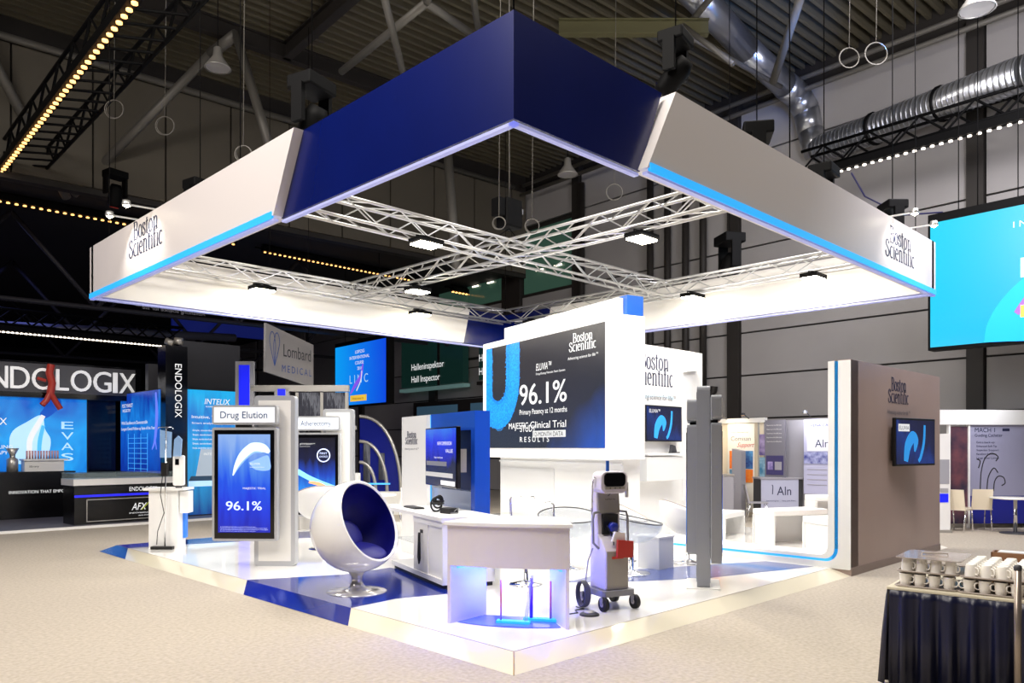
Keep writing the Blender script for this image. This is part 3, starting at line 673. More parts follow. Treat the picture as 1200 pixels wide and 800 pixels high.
# ---- brown wall with LED portal
bwall = thing('meeting_wall', 'low beige-brown partition with wordmark at the right end of the stand', 'partition', (6.45, 0, 0))
B('wall_board', M_brown, bwall, .012, 3.8, 0, .26, .0, 2.95); B('baseboard', mat('baseboard_brown', '8f7d74', .4), bwall, .012, 3.8, -.012, 0, .0, .11)
wordmark(bwall, 1.38, -.004, 2.42, .88, .38, M_ink, M_inkg)
pt = thing('light_portal', 'white U-shaped portal frame with a glowing cyan line at the meeting area', 'portal', (6.45, 0, PZ), R(90))
def Upath(o_, r, zt, yb, L_, n=8):
    """U outline: down at y=o_, across at z=yb, up at y=L_"""
    P = [(o_, zt)] + [(o_ + r - r * math.cos(R(90 * i / n)), yb + r - r * math.sin(R(90 * i / n))) for i in range(n + 1)]
    P += [(L_ - r + r * math.sin(R(90 * i / n)), yb + r - r * math.cos(R(90 * i / n))) for i in range(n + 1)] + [(L_, zt)]
    return P
def Uband(parent, a, b, x0, x1, m_, name):      # local: +y is stand -X (towards the viewer on the left), x runs along stand Y
    A, Bq = a, b; n = len(A); mm = MB(); V = []
    for P in (A, Bq):
        for p in P: V.append((p[0], -x0, p[1]))
        for p in P: V.append((p[0], -x1, p[1]))
    F = []
    for i in range(n - 1):
        F += [(i, i + 1, 2 * n + i + 1, 2 * n + i), (n + i, 3 * n + i, 3 * n + i + 1, n + i + 1), (i, n + i, n + i + 1, i + 1), (2 * n + i, 2 * n + i + 1, 3 * n + i + 1, 3 * n + i)]
    F += [(0, 2 * n, 3 * n, n), (n - 1, 2 * n - 1, 4 * n - 1, 3 * n - 1)]
    return mm.add(V, F).obj(name, m_, parent)
# band profiles: (across, up); x0 is the front face, x1 the back (positive is deeper into the stand)
ZT = 2.86
Uband(pt, Upath(0.0, .02, ZT, 0.0, 4.28), Upath(.17, .18, ZT, .09, 4.2), 0, .26, M_white, 'outer_frame')
Uband(pt, Upath(.17, .18, ZT, .09, 4.2), Upath(.22, .15, ZT, .125, 4.15), .012, .2, M_cyan, 'led_strip')
Uband(pt, Upath(.22, .15, ZT, .125, 4.15), Upath(.31, .13, ZT, .17, 4.06), 0, .5, M_white, 'inner_frame')
bm = thing('wall_monitor', 'flat monitor with a blue stent picture on the beige-brown partition', 'monitor', (8.45, -.16, 1.83), R(-9))
panel_screen(bm, -.60, .60, -.03, -.36, .36, M_tvA, .03, depth=.05); B('wall_bracket', M_black, bm, -.5, .1, .02, .11, -.28, .22)
stentpic(bm, -.1, .0, .58, -.036); B('caption_box', mat('caption_white', '606060'), bm, -.52, -.2, -.038, -.036, .16, .27); txt('ELUVIA', bm, -.5, -.04, .185, .28, M_ink, .06)
# ---- kiosks
M_kframe = mat('kiosk_frame', 'c3c5c9', .3, .4); M_kpale = mat('kiosk_face', 'e9e7e2', .4)
M_drug = screen_mat('display_drug', [(0, '0a1cb8'), (.3, '1238e0'), (.5, '1a56ea'), (.7, '4a86ee'), (1, '8fb4f0')], 'up', 1.0, 1.2, .55)
M_jet = screen_mat('display_jet', [(0, '1b62e0'), (.3, '1c8cf4'), (.5, '0c46c8'), (.7, '06103c'), (1, '04050e')], 'up', 1.0, 1.3, .3)
M_head = mat('lit_header', 'e8ecf4', .4, emit='f2f6ff', es=.35)
def kiosk(name, label, loc, rot, title, dm_, both=False, tone=None, pz=2.4, s=1.0):
    t = thing(name, label, 'kiosk', loc, rot); f = tone or M_kframe
    MB().bev(-.29, .29, 0, .15, 0, pz, .05, 3, 'y').obj('pillar', f, t)
    B('pillar_face', M_kpale if not tone else f, t, -.23, .23, -.006, .0, .07, pz - .07)
    MB().box(-.24, .24, .15, .156, .06, pz - .06).obj('pillar_back', f, t)
    sides = (-1, 1) if both else (-1,)
    for k, sd in enumerate(sides):
        h = t
        def F(a, b, y0, y1, z0, z1, nm, m_, r_=None):
            if both: y0, y1 = max(y0 - .055, 0), y1 - .055
            if sd < 0: x0, x1, ya, yb = a, b, -y1, -y0
            else: x0, x1, ya, yb = -b, -a, .15 + y0, .15 + y1
            if r_: return MB().bev(x0, x1, ya, yb, z0, z1, r_, 3, 'y').obj(nm, m_, t)
            return B(nm, m_, t, x0, x1, ya, yb, z0, z1)
        for zz in (.6, 1.6): F(-.3, -.1, 0, .07, zz, zz + .12, 'bracket', M_dgrey)
        F(-.82, .09, .06, .17, 1.985, 2.255, 'header_box', f, .04); F(-.79, .06, .17, .178, 2.015, 2.225, 'header_face', M_head if not tone else M_kpale)
        F(-.82, .09, .06, .17, .37, 1.945, 'display_frame', f, .03); F(-.785, .055, .17, .176, .405, 1.91, 'bezel', M_blackg)
        F(-.73, .0, .176, .182, .49, 1.85, 'display', dm_)
        F(-.5, -.3, .06, .14, 1.94, 1.99, 'joint', M_black)
    return t
k1 = kiosk('info_kiosk', 'tall kiosk with portrait display and header reading Drug Elution', (1.08, 5.86, PZ), VR + R(-2), 'Drug Elution', M_drug)
M_txtb = mat('header_blue', '17406e', .6)
txt('Drug Elution', k1, -.70, -.182, 2.075, .66, M_txtb, .10)
Y = -.184
M_catheter = mat('picture_pale', 'cfe2fb', .5, emit='c4dcfa', es=.85); M_pale2 = mat('picture_mid', '7fa6e8', .5, emit='7aa4ea', es=.8)
ribbon(k1, [(-.52, 1.28), (-.47, 1.42), (-.38, 1.56), (-.24, 1.66), (-.1, 1.66), (-.01, 1.6)], [.006, .03, .055, .075, .06, .02], Y, M_catheter)
ribbon(k1, [(-.5, 1.3), (-.42, 1.42), (-.33, 1.52), (-.22, 1.6), (-.12, 1.6)], [.003, .008, .01, .012, .008], Y - .003, M_pale2)
blob(k1, [(-.30, 1.46), (-.2, 1.5), (-.05, 1.56), (-.005, 1.5), (-.005, 1.36), (-.2, 1.36)], Y + .001, M_pale2)
blob(k1, [(-.73, 1.15), (-.3, 1.1), (-.3, 1.5), (-.45, 1.2), (-.73, 1.35)], Y + .001, M_pale2) if False else None
txt('ELUVIA', k1, -.28, Y - .004, 1.43, .14, M_wtxt, .028, shear=.2); txt('Drug-Eluting Stent System', k1, -.28, Y - .004, 1.39, .2, M_wtxt, .014)
txt('MAJESTIC TRIAL', k1, -.38, Y, 1.09, .32, M_wtxt, .028)
for dx in (0, .006): txt('96.1%', k1, -.62 + dx, Y - .001, .80, .5, M_gtxt, .13)
for j in range(4): txt('See the full safety information before use of this product line in every region', k1, -.70, Y, .565 - .02 * j, [.5, .66, .67, .5][j], M_gtxt, .010)
k2 = kiosk('info_kiosk', 'kiosk with header reading Atherectomy behind the ball chair', (3.75, 8.50, PZ), VR + R(-4), 'Atherectomy', M_jet)
txt('Atherectomy', k2, -.66, -.182, 2.075, .58, M_txtb, .10)
txt('JETSTREAM\u2122', k2, -.68, Y, 1.72, .3, M_wtxt, .03, shear=.2); txt('ATHERECTOMY SYSTEM', k2, -.68, Y, 1.68, .2, M_wtxt, .013)
MB().path(ring((-.22, Y, 1.52), .12, 'y', 24), .012, 5, True).obj('picture', M_gtxt, k2); txt('FIRST', k2, -.29, Y, 1.54, .14, M_gtxt, .04); txt('CHOICE', k2, -.30, Y, 1.48, .16, M_gtxt, .035)
ribbon(k2, [(-.72, 1.22), (-.5, 1.1), (-.25, 1.0), (-.02, .92)], [.05, .045, .04, .035], Y, mat('picture_cool', '7fd0ff', .5, emit='70c8ff', es=.9))
ribbon(k2, [(-.5, 1.02), (-.3, .98), (-.1, .88)], [.02, .035, .03], Y - .002, mat('picture_warm', 'f0a070', .5, emit='ee9060', es=.8))
k3 = kiosk('info_kiosk', 'grey double-sided kiosk seen edge-on at the front right of the stand', (4.055, .905, PZ), R(180 + 32), '', M_jet, True, mat('kiosk_mid_grey', '8e9096', .35, .2))  # mid grey body on this kiosk alone
B('foot_plate', M_kpale, k3, -.36, .36, -.12, .27, 0, .012)
# ---- ball chair
bc = thing('ball_chair', 'white glossy ball chair with royal blue inside on a round foot', 'chair', (.83, 3.41, PZ))
nrm = Vector((.32, -.875, .38)).normalized(); qm = nrm.to_track_quat('Z', 'Y').to_matrix(); c0 = (0, 0, .755); Rr = .53
prof = [(Rr * math.sin(R(a)), Rr * math.cos(R(a))) for a in [68 + i * 112 / 22 for i in range(23)]]
prof[-1] = (0.0005, prof[-1][1])
m = MB().lathe(prof, 48, c0, qm); m.obj('shell', M_whiteg, bc)
r2 = .495; prof2 = [(Rr * math.sin(R(68)), Rr * math.cos(R(68))), (Rr * math.sin(R(68)) - .014, Rr * math.cos(R(68)) + .008), (r2 * math.sin(R(68)), r2 * math.cos(R(68)) + .003)]
MB().lathe(prof2, 48, c0, qm).obj('rim', M_whiteg, bc)
prof3 = [(r2 * math.sin(R(a)), r2 * math.cos(R(a)) + .003) for a in [68 + i * 112 / 20 for i in range(21)]]; prof3[-1] = (.0005, prof3[-1][1])
MB().lathe(prof3, 48, c0, qm).obj('lining', M_royal, bc, label='royal blue padded inside')
def cushion(parent, c, sx, sy, sz, rot, m_, name='cushion'):
    mm = MB(); P = []
    for i in range(13):
        a = R(-90 + 15 * i); P.append((max(math.cos(a), .001) ** .6 if 0 < i < 12 else .001, math.sin(a)))
    mm.lathe(P, 24); o = mm.obj(name, m_, parent); o.scale = (sx, sy, sz); o.location = c; o.rotation_euler = rot; return o
cushion(bc, (.04, -.07, .46), .27, .27, .07, (R(14), 0, 0), M_royal)
cushion(bc, (-.05, .13, .66), .25, .06, .17, (R(-32), 0, R(20)), M_royal)
MB().lathe([(.0, .27), (.17, .275), (.10, .23), (.065, .18), (.06, .12), (.10, .05), (.2, .025), (.33, .012), (.35, 0), (.0, 0)], 40).obj('foot', M_steel if False else mat('polished_foot', 'dcdad8', .12, .6), bc)
# ---- front counter
CF = math.atan2(-.847, .531)
ct = thing('front_counter', 'white curved-front counter with a blue-lit opening at the platform corner', 'counter', (.86, .95, PZ), CF)
def arcpts(x0, x1, y, sag, n=10): return [(x0 + (x1 - x0) * i / n, y - sag * (1 - (2 * i / n - 1) ** 2)) for i in range(n + 1)]
M_ctr = mat('counter_satin', 'd9d2d6', .3)
fr = arcpts(-.62, .62, -.02, .07); MB().prism(fr + [(.42, .74), (-.42, .74)], .935, .965).obj('worktop', M_white, ct)
fr = arcpts(-.585, .585, 0, .07); bk = arcpts(-.585, .585, .03, .07)[::-1]
MB().prism(fr + bk, .55, .935).obj('front_panel', M_ctr, ct)
MB().prism([(-.585, 0), (-.55, -.0), (-.55, .0), (-.32, .44), (-.345, .46)], 0, .935).obj('side_panel', M_ctr, ct)
MB().prism([(.585, 0), (.345, .46), (.32, .44), (.55, .0)], 0, .935).obj('side_panel', M_ctr, ct)
MB().prism([(-.55, .03), (.55, .03), (.33, .44), (-.33, .44)], .54, .55).obj('under_shelf', M_ctr, ct)
for s_ in (-1, 1): MB().tube((s_ * .50, .05, .53), (s_ * .35, .36, .53), .012, 6).obj('led_strip', mat('led_blue', '60a0ff', .4, emit='3f90ff', es=2), ct)
MB().prism(arcpts(-.5, .5, .05, .1) + [(.33, .40), (-.33, .40)], 0.0035, .008).obj('floor_glow_paint', mat('blue_glow_paint', '5a6ee8', .05), ct)  # blue-violet sheet paints the counter's glow reflected in the floor
fx = Vector((math.cos(CF), math.sin(CF), 0)); fy = Vector((-math.sin(CF), math.cos(CF), 0)); cb = Vector((.86, .95, PZ))
for s_, pw in ((-1, 16), (1, 16)):
    p_ = cb + fx * (s_ * .40) + fy * .22 + Vector((0, 0, .52)); light('AREA', p_ - fx * (s_ * .32), p_ + fx * (s_ * .3) + Vector((0, 0, -.45)), pw, (.01, .09, 1.0), .25, name='blue_led')
p_ = cb + fy * .2 + Vector((0, 0, .52)); light('AREA', p_, p_ - Vector((0, 0, 1)) - fy * .2, 22, (.12, .08, 1.0), .5, name='blue_led')
M_perb = mat('lit_acrylic_blue', '30a0ff', .2, emit='2aa0ff', es=1.1)
def acr(name, label, x, y, w_, rods, base_m):
    p_ = cb + fx * x + fy * y; t = thing(name, label, 'display stand', (p_.x, p_.y, PZ + .008), CF)
    B('base_plate', base_m, t, -w_, w_, -.04, .04, 0, .022)
    for rx, hh, rm, tilt, rr_ in rods: MB().tube((rx, 0, .022), (rx + tilt, 0, hh), rr_, 8).obj('rod', rm, t)
    return t
M_pk = mat('rod_pink', 'e06a5a', .3); M_pu = mat('rod_purple', '6a1a9a', .3)
acr('acrylic_stand', 'low blue acrylic stand with thin red rod and leaning clear bar, left of two', .03, .12, .16, [(-.12, .40, M_pk, 0, .009), (.12, .46, M_acryl, .06, .018)], M_perb)
acr('acrylic_stand', 'low blue acrylic stand with purple and pink rods, right of the pair', .26, .28, .16, [(-.09, .40, M_pu, 0, .018), (.10, .38, M_pk, 0, .010)], M_perb)
# ---- long desk
DK = math.atan2(2.79 - 4.58, 1.6 - 2.16); DL = 1.875
dk = thing('cabinet_desk', 'long white desk with sliding door cabinet and open glass shelf end', 'desk', (2.16, 4.58, PZ), DK)
B('worktop', M_white, dk, -.05, DL + .03, -.03, .72, .80, .845); B('plinth', M_black, dk, .02, DL - .02, .04, .66, 0, .05)
B('bottom_board', M_white, dk, 0, DL, 0, .68, .05, .11); B('end_panel', M_white, dk, DL - .03, DL, 0, .68, .11, .80); B('back_board', M_white, dk, 0, DL, .65, .68, .11, .80)
B('divider', M_white, dk, .84, .87, .02, .65, .11, .80); B('upper_rail', M_white, dk, .87, DL - .03, .0, .03, .72, .80)
B('glass_shelf', M_glass, dk, 0, .84, .05, .65, .42, .428)
for k, (a, b) in enumerate(((.87, 1.36), (1.33, DL - .03))):
    d_ = B('door', M_white if k else M_kpale, dk, a, b, .01 + .02 * k, .03 + .02 * k, .11, .72)
    if not k: B('handle', M_black, d_, 1.12, 1.2, .0, .01, .60, .64)
o = MB().path([(0, 0, .42), (.02, -.01, .38), (.0, -.01, .12), (.03, -.01, .04), (.06, -.01, .1), (.05, -.01, .38), (.03, 0, .42)], .012, 6).obj('key_strap', M_black)
o.location = Vector((2.16, 4.58, PZ)) + Vector((math.cos(DK) * 1.14 - math.sin(DK) * -.02, math.sin(DK) * 1.14 + math.cos(DK) * -.02, .18)); o.rotation_euler.z = DK
tag(o, 'black strap hanging on the cabinet door of the white desk', 'strap')
def on(base, rot, x, y, z): return Vector(base) + Vector((math.cos(rot) * x - math.sin(rot) * y, math.sin(rot) * x + math.cos(rot) * y, z))
DB = (2.16, 4.58, PZ)
t = thing('keyboard', 'black keyboard at the left end of the white desk', 'keyboard', on(DB, DK, .35, .2, .845), DK)
B('body', M_black, t, -.22, .22, -.07, .07, 0, .018); mm = MB()
for r_ in range(4):
    for c_ in range(14): mm.box(-.205 + c_ * .03, -.18 + c_ * .03, -.055 + r_ * .03, -.03 + r_ * .03, .018, .024)
mm.obj('keys', M_dgrey, t)['kind'] = 'stuff'
o = MB()
for k in range(5): o.path(ring((.02 * k, .01 * k, .03 + .012 * k), .09 - .008 * k, 'z' if k % 2 else 'y', 16), .012, 6, True)
o = o.obj('cable_bundle', M_black); o.location = on(DB, DK, 1.05, .25, .91); tag(o, 'tangled black cables lying on the white desk', 'cable')
t = thing('video_controller', 'small black device with grey cable on the right part of the white desk', 'device', on(DB, DK, 1.35, .3, .845), DK + .3)
B('body', M_black, t, -.1, .1, -.07, .07, 0, .07, .01); MB().path([(.1, 0, .03), (.16, .02, .08), (.2, -.02, .02), (.12, -.08, .012)], .006, 5).obj('cable', M_grey, t)
# ---- blue and white monitor unit
UN = math.atan2(3.27 - 5.81, 2.54 - 3.25); UL = 2.637
un = thing('monitor_unit', 'white and blue freestanding wall unit with recess behind the desk', 'display wall', (3.25, 5.81, PZ), UN)
B('white_panel', M_white, un, 0, 1.02, 0, .25, 0, 2.15); 
MB().prism([(1.17, 2.15), (UL - .12, 2.15), (UL - .12, 1.9), (1.15, 1.9)], 0, .25, 'y').obj('blue_header', M_royal2, un)
B('blue_side', M_royal2, un, UL - .12, UL, -.0, .22, 0, 2.15); B('recess_back', M_navy, un, 1.02, UL - .12, .18, .25, .0, 1.9)
B('white_edge', M_whiteg, un, 1.02, 1.17, 0, .25, 0, 2.15); B('glass_base', mat('pale_blue_gloss', 'a9b6d6', .12), un, 1.17, UL - .12, .05, .18, .75, 1.08)
B('blue_line', M_cyan, un, 1.165, 1.185, -.004, .01, .5, 2.14)
wordmark(un, .16, -.004, 1.72, .52, .2, M_ink, M_inkg)
M_un = screen_mat('display_unit', [(0, '02030a'), (.35, '050a2a'), (.5, '0a18b0'), (.8, '1430e0'), (1, '1c6ae0')], 'up', 1.0, 1.5, .4)
mo = thing('unit_monitor', 'flat monitor with dark blue picture hung before the blue and white unit', 'monitor', (2.50, 3.86, PZ), UN + R(-6))
panel_screen(mo, -.68, .68, -.05, 1.14, 1.94, M_un, .02, depth=.06, frame_m=M_blackg); MB().path([(0, .01, 1.5), (.1, .1, 1.5), (.25, .16, 1.5)], .03, 8).obj('arm', M_dgrey, mo); B('arm_plate', M_steel, mo, .56, .64, .01, .10, 1.35, 1.65)
txt('NEW DIMENSION', mo, -.1, -.056, 1.70, .6, M_wtxt, .05); txt('VALUE', mo, .25, -.056, 1.60, .3, M_wtxt, .05)
txt('Value in the home', mo, -.25, -.056, 1.52, .38, M_wtxt, .03); B('picture', M_steel, mo, -.6, .3, -.058, -.056, 1.42, 1.48); B('picture', mat('pale_panel', 'e2e2e2', .4), mo, -.64, .55, -.058, -.056, 1.27, 1.33); B('picture', M_wtxt, mo, .05, .64, -.058, -.056, 1.17, 1.23)
# ---- bubble chairs and tub chairs
def tub(name, label, loc, rot, m_, clear=False, s=1.0, group=None):
    t = thing(name, label, 'chair', loc, rot, group); n = 28; V = []; prof_a = [i / 8 for i in range(9)]; Rim = []
    for j, f in enumerate(prof_a):
        for i in range(n):
            a = 2 * math.pi * i / n; back = (1 + math.sin(a)) / 2       # high at the back (+y)
            top = (.24 + .15 * back ** 1.2) if clear else (.18 + .32 * back ** 1.2); rr_ = .12 + (.40 - .12) * math.sin(f * math.pi / 2); z_ = .42 + top * (1 - math.cos(f * math.pi / 2)) ** .9
            V.append((rr_ * math.cos(a) * 1.05 * s, rr_ * math.sin(a) * s, z_ * s))
            if j == 8: Rim.append(V[-1])
    F = [(j * n + i, j * n + (i + 1) % n, (j + 1) * n + (i + 1) % n, (j + 1) * n + i) for j in range(8) for i in range(n)]; F.append(tuple(range(n - 1, -1, -1)))
    mm = MB().add(V, F, True); mm.obj('shell', m_, t, solid=.012)
    MB().path(Rim, .009, 5, True).obj('rim', M_dgrey if clear else M_tray, t)
    if not clear: cushion(t, (0, -.02, .50 * s), .26 * s, .26 * s, .05, (0, 0, 0), M_white)
    MB().lathe([(.03, .42 * s), (.03, .06), (.1, .025), (.24, .012), (.25, 0), (0, 0)], 28).obj('pedestal', M_chrome, t)
    return t
tub('bubble_chair', 'clear acrylic tub chair on chrome pedestal to the right of the medical cart', (4.12, 1.93, PZ), R(40), M_acryl, True)
tub('bubble_chair', 'clear acrylic tub chair on chrome pedestal between the counter and the cart', (3.9, 2.85, PZ), R(-40), M_acryl, True)
tub('tub_chair', 'white tub chair on chrome disc partly behind the edge-on kiosk', (5.50, 1.95, PZ), R(60), M_white)
tub('tub_chair', 'white tub chair behind the right bubble chair', (4.95, 2.75, PZ), R(20), M_white)
tub('tub_chair', 'white tub chair left behind the ball chair', (2.55, 7.0, PZ), R(150), M_white, s=1.15)
o = thing('side_table', 'low white cube table beside the right bubble chair', 'table', (4.80, 2.02, PZ), R(0)); B('top', M_white, o, -.19, .19, -.19, .19, .42, .45, .005); B('body', mat('pale_panel', 'e2e2e2', .4), o, -.175, .175, -.175, .175, 0, .42)
st = thing('bar_stool', 'chrome-framed bar stool with backrest standing behind the front counter', 'stool', (2.55, 2.35, PZ), VR)
MB().bev(-.18, .18, -.17, .17, .76, .80, .015, 3, 'z').obj('seat', M_white, st)
MB().path([(-.18, .17, .78), (-.19, .19, 1.02), (-.17, .18, 1.06), (.1, .18, 1.06), (.16, .14, .98), (.3, .1, 1.0), (.34, .1, .96), (.34, .1, .80)], .014, 7).obj('back_frame', M_chrome, st)
MB().tube((0, 0, .03), (0, 0, .76), .03, 12).obj('column', M_chrome, st); MB().lathe([(.03, .05), (.2, .015), (.21, 0), (0, 0)], 28).obj('base', M_chrome, st); MB().path(ring((0, -.06, .35), .14, 'z', 18), .01, 5, True).obj('foot_ring', M_chrome, st)
# ---- medical cart
ca = thing('medical_cart', 'grey wheeled medical cart with a small console screen on its column', 'medical device', (2.25, .84, PZ), VR + R(26))
M_lav = mat('cart_pale', 'd8d2dc', .3); M_cg = mat('cart_grey', 'a39e98', .35, .3)
MB().bev(-.2, .2, -.2, .22, .14, .20, .05, 4, 'z').obj('base', M_grey, ca)
for x, y in ((-.19, -.19), (.19, -.19), (-.19, .2), (.19, .2)):
    wh = MB().tube((x - .024, y, .072), (x + .024, y, .072), .072, 18).obj('wheel', M_rubber, ca); MB().tube((x - .028, y, .072), (x + .028, y, .072), .028, 12).obj('hub', M_steel, wh)
    MB().prism([(y - .03, .14), (y + .03, .14), (y + .02, .07), (y - .02, .07)], x - .035, x - .028, 'x').obj('fork', M_grey, ca)
MB().prism([(-.15, .20), (.15, .20), (.15, .76), (.02, .78), (-.08, .70), (-.15, .60)], -.145, .145, 'x').obj('lower_cabinet', M_lav, ca, bevel=.015)
B('front_door', M_cg, ca, -.13, .13, -.158, -.15, .22, .60, .004)
B('badge', M_red, ca, -.07, .07, -.164, -.158, .52, .545)
MB().prism([(.0, .76), (.14, .76), (.14, 1.24), (.03, 1.24)], -.14, .14, 'x').obj('column', M_lav, ca, bevel=.012)
MB().prism([(-.01, .98), (.02, 1.25)] + [(.03, 1.25), (.0, .98)], -.13, .13, 'x').obj('column_face', M_cg, ca)
B('pump_bay', M_black, ca, -.09, .09, -.03, .02, .76, .97); MB().lathe([(0, 0), (.05, 0), (.05, .05), (0, .05)], 16, (0, -.05, .84), Matrix.Rotation(R(90), 3, 'X')).obj('pump', mat('pump_blue', '1a2a90', .3), ca)
for k in range(4): MB().path([(-.06 + .03 * k, -.05, .86), (-.05 + .035 * k, -.09, .80), (-.02 + .03 * k, -.11, .72), (-.03 + .02 * k, -.13, .66)], .007, 5).obj('hose', [M_black, M_white, M_grey, M_white][k], ca)
hd = MB().bev(-.165, .165, -.10, .08, 1.19, 1.42, .07, 5, 'y').obj('console', M_lav, ca, bevel=.01)
MB().bev(-.13, .13, -.112, -.10, 1.265, 1.405, .045, 5, 'y').obj('screen', M_blackg, ca); B('button_strip', M_cg, ca, -.12, .12, -.112, -.10, 1.235, 1.262)
for x in (-.06, 0, .06): MB().lathe([(0, 0), (.008, 0)], 8, (x, -.114, 1.248), Matrix.Rotation(R(90), 3, 'X')).obj('button', M_black, ca)
for s_ in (-1, 1): MB().path([(s_ * .12, 0, 1.0), (s_ * .20, -.02, .99), (s_ * .215, -.02, .93), (s_ * .215, -.03, .68), (s_ * .15, -.03, .62)], .014, 7).obj('handle', M_grey, ca)
for s_ in (-1, 1): MB().path([(s_ * .15, 0, 1.34), (s_ * .19, 0, 1.36), (s_ * .20, 0, 1.3)], .008, 5).obj('hook', M_chrome, ca)
MB().prism([(-.03, .54), (.16, .53), (.17, .70), (-.02, .72)], -.20, -.17, 'y').obj('drip_bag', mat('bag_red', 'b5302a', .35), ca, label='red printed bag'); MB().prism([(-.06, .70), (.10, .68), (.1, .78), (-.02, .80)], -.15, -.12, 'y').obj('clear_wrap', M_white, ca)
MB().tube((.22, 0, 1.14), (.22, 0, 1.30), .018, 10).obj('syringe', M_steel, ca)
for k in range(4): MB().path([(-.18 - .01 * k, .02, 1.34 - .1 * k), (-.21, .0, 1.26 - .1 * k), (-.19, .02, 1.2 - .1 * k)], .006, 5).obj('tubing', M_steel, ca)
txt('ultra', ca, -.06, -.02, 1.12, .12, M_dgrey, .02); MB().path([(-.02, -.008, 1.16), (.0, -.012, 1.18), (.03, -.012, 1.2)], .004, 5).obj('emblem', M_dgrey, ca)
B('blue_flag', M_bluefin, ca, -.03, .0, .0, .02, 1.41, 1.53)
mm = MB()
for k in range(5): mm.path(ring((-.27 - .012 * k, .05, .15), .11 - .004 * k, 'x', 22, .13), .009, 5, True)
mm.obj('cable_coil', mat('cable_grey', '55555a', .5), ca); MB().path([(-.26, .05, .28), (-.24, .03, .5), (-.19, .02, .62)], .008, 5).obj('cable', M_steel, ca)
t = thing('foot_pedal', 'round black foot pedal lying left of the medical cart', 'pedal', (1.78, .72, PZ)); MB().lathe([(0, .03), (.07, .028), (.095, .015), (.1, 0), (0, 0)], 24).obj('disc', M_dgrey, t); MB().lathe([(0, .042), (.05, .04), (.055, .03)], 20).obj('button', M_steel, t)
o = MB().path([(0, 0, .012), (.12, -.02, .012), (.2, .08, .012), (.3, .05, .012), (.33, .18, .012)], .007, 5).obj('plug_cable', M_dgrey); o.location = (1.62, .86, PZ); tag(o, 'thin dark cable lying on the floor by the foot pedal', 'cable')
# ---- pedestal with the infusion pole at far left
pd = thing('pedestal_table', 'white angular pedestal table at the left end of the platform', 'table', (.80, 9.0, PZ), VR + R(8))
MB().prism([(-.34, -.2), (.30, -.24), (.36, .2), (-.28, .26)], .96, 1.0).obj('top', M_white, pd); MB().prism([(-.26, -.16), (.2, -.18), (.24, .14), (-.22, .18)], 0, .96).obj('body', M_white, pd)
B('side_box', M_white, pd, .22, .36, -.14, .14, .58, .94); B('blue_strip', mat('blue_print', '2f74d8', .4, emit='2f74d8', es=.4), pd, .2, .27, .02, .16, .15, .66)
ip = thing('infusion_pole', 'slim chrome infusion pole in front of the white pedestal', 'pole', (.66, 8.77, PZ), VR)
MB().tube((0, 0, .03), (.02, 0, 1.98), .012, 8).obj('pole', M_chrome, ip); MB().path([(-.12, 0, 1.98), (-.1, 0, 2.0), (.12, 0, 2.0), (.14, 0, 1.97)], .008, 6).obj('hook_bar', M_chrome, ip)
B('foot', M_black, ip, -.22, .14, -.05, .05, 0, .05, .01); B('clamp', M_black, ip, -.05, .04, -.03, .05, 1.2, 1.42)
MB().path([(-.03, -.02, 1.2), (-.06, -.03, .9), (-.0, -.03, .6), (-.1, -.04, .3), (-.12, -.03, .08)], .007, 5).obj('cable', M_black, ip)
o = thing('drip_bag', 'clear drip bags hanging from the infusion pole', 'bag', (.76, 8.72, PZ + 1.5), VR)
M_bag = glassy('bag_clear', '9fc4ee', .55); MB().prism([(-.2, 0), (-.02, 0), (-.01, .42), (-.2, .46)], -.01, .01, 'y').obj('bag', M_bag, o); MB().prism([(.02, .02), (.14, .02), (.16, .3), (.1, .36), (.04, .3)], -.02, .02, 'y').obj('bottle', M_bag, o)
o = thing('infusion_pump', 'white hand-held infusion pump clipped to the pole', 'medical device', (.86, 8.70, PZ + 1.02), VR + R(10))
MB().bev(-.085, .085, -.04, .05, .02, .52, .03, 3, 'y').obj('body', M_white, o); B('screen', M_blackg, o, -.05, .01, -.046, -.04, .36, .46); MB().path([(-.06, 0, .04), (-.04, -.02, -.01), (.04, -.02, -.01), (.06, 0, .04)], .012, 6).obj('grip', M_dgrey, o)
# ---- meeting benches
def bench(label, x, y, rot, L_, h=.46, d_=.5):
    t = thing('white_bench', label, 'bench', (x, y, PZ), rot, None)
    B('seat', M_white, t, -L_ / 2, L_ / 2, -d_ / 2, d_ / 2, h - .10, h, .015)
    for s_ in (-1, 1): B('end_panel', M_white, t, s_ * (L_ / 2 - .02) - .02, s_ * (L_ / 2 - .02) + .02, -d_ / 2, d_ / 2, 0, h - .10)
    B('inner_panel', mat('pale_panel', 'e2e2e2', .4), t, -L_ / 2, L_ / 2, d_ / 2 - .06, d_ / 2 - .03, 0, h - .1)
bench('white bench farthest left in the meeting area', 8.9, 3.35, R(8), 1.0)
bench('white bench in the middle of the meeting area with an open front', 8.75, 1.95, VR + R(20), 1.15, .60, .55)
bench('white bench nearest the portal frame at the right', 8.1, .95, R(60), .8, .55)
bench('raised white bench at the back right of the meeting area', 9.9, 1.6, VR, 1.0, .80)
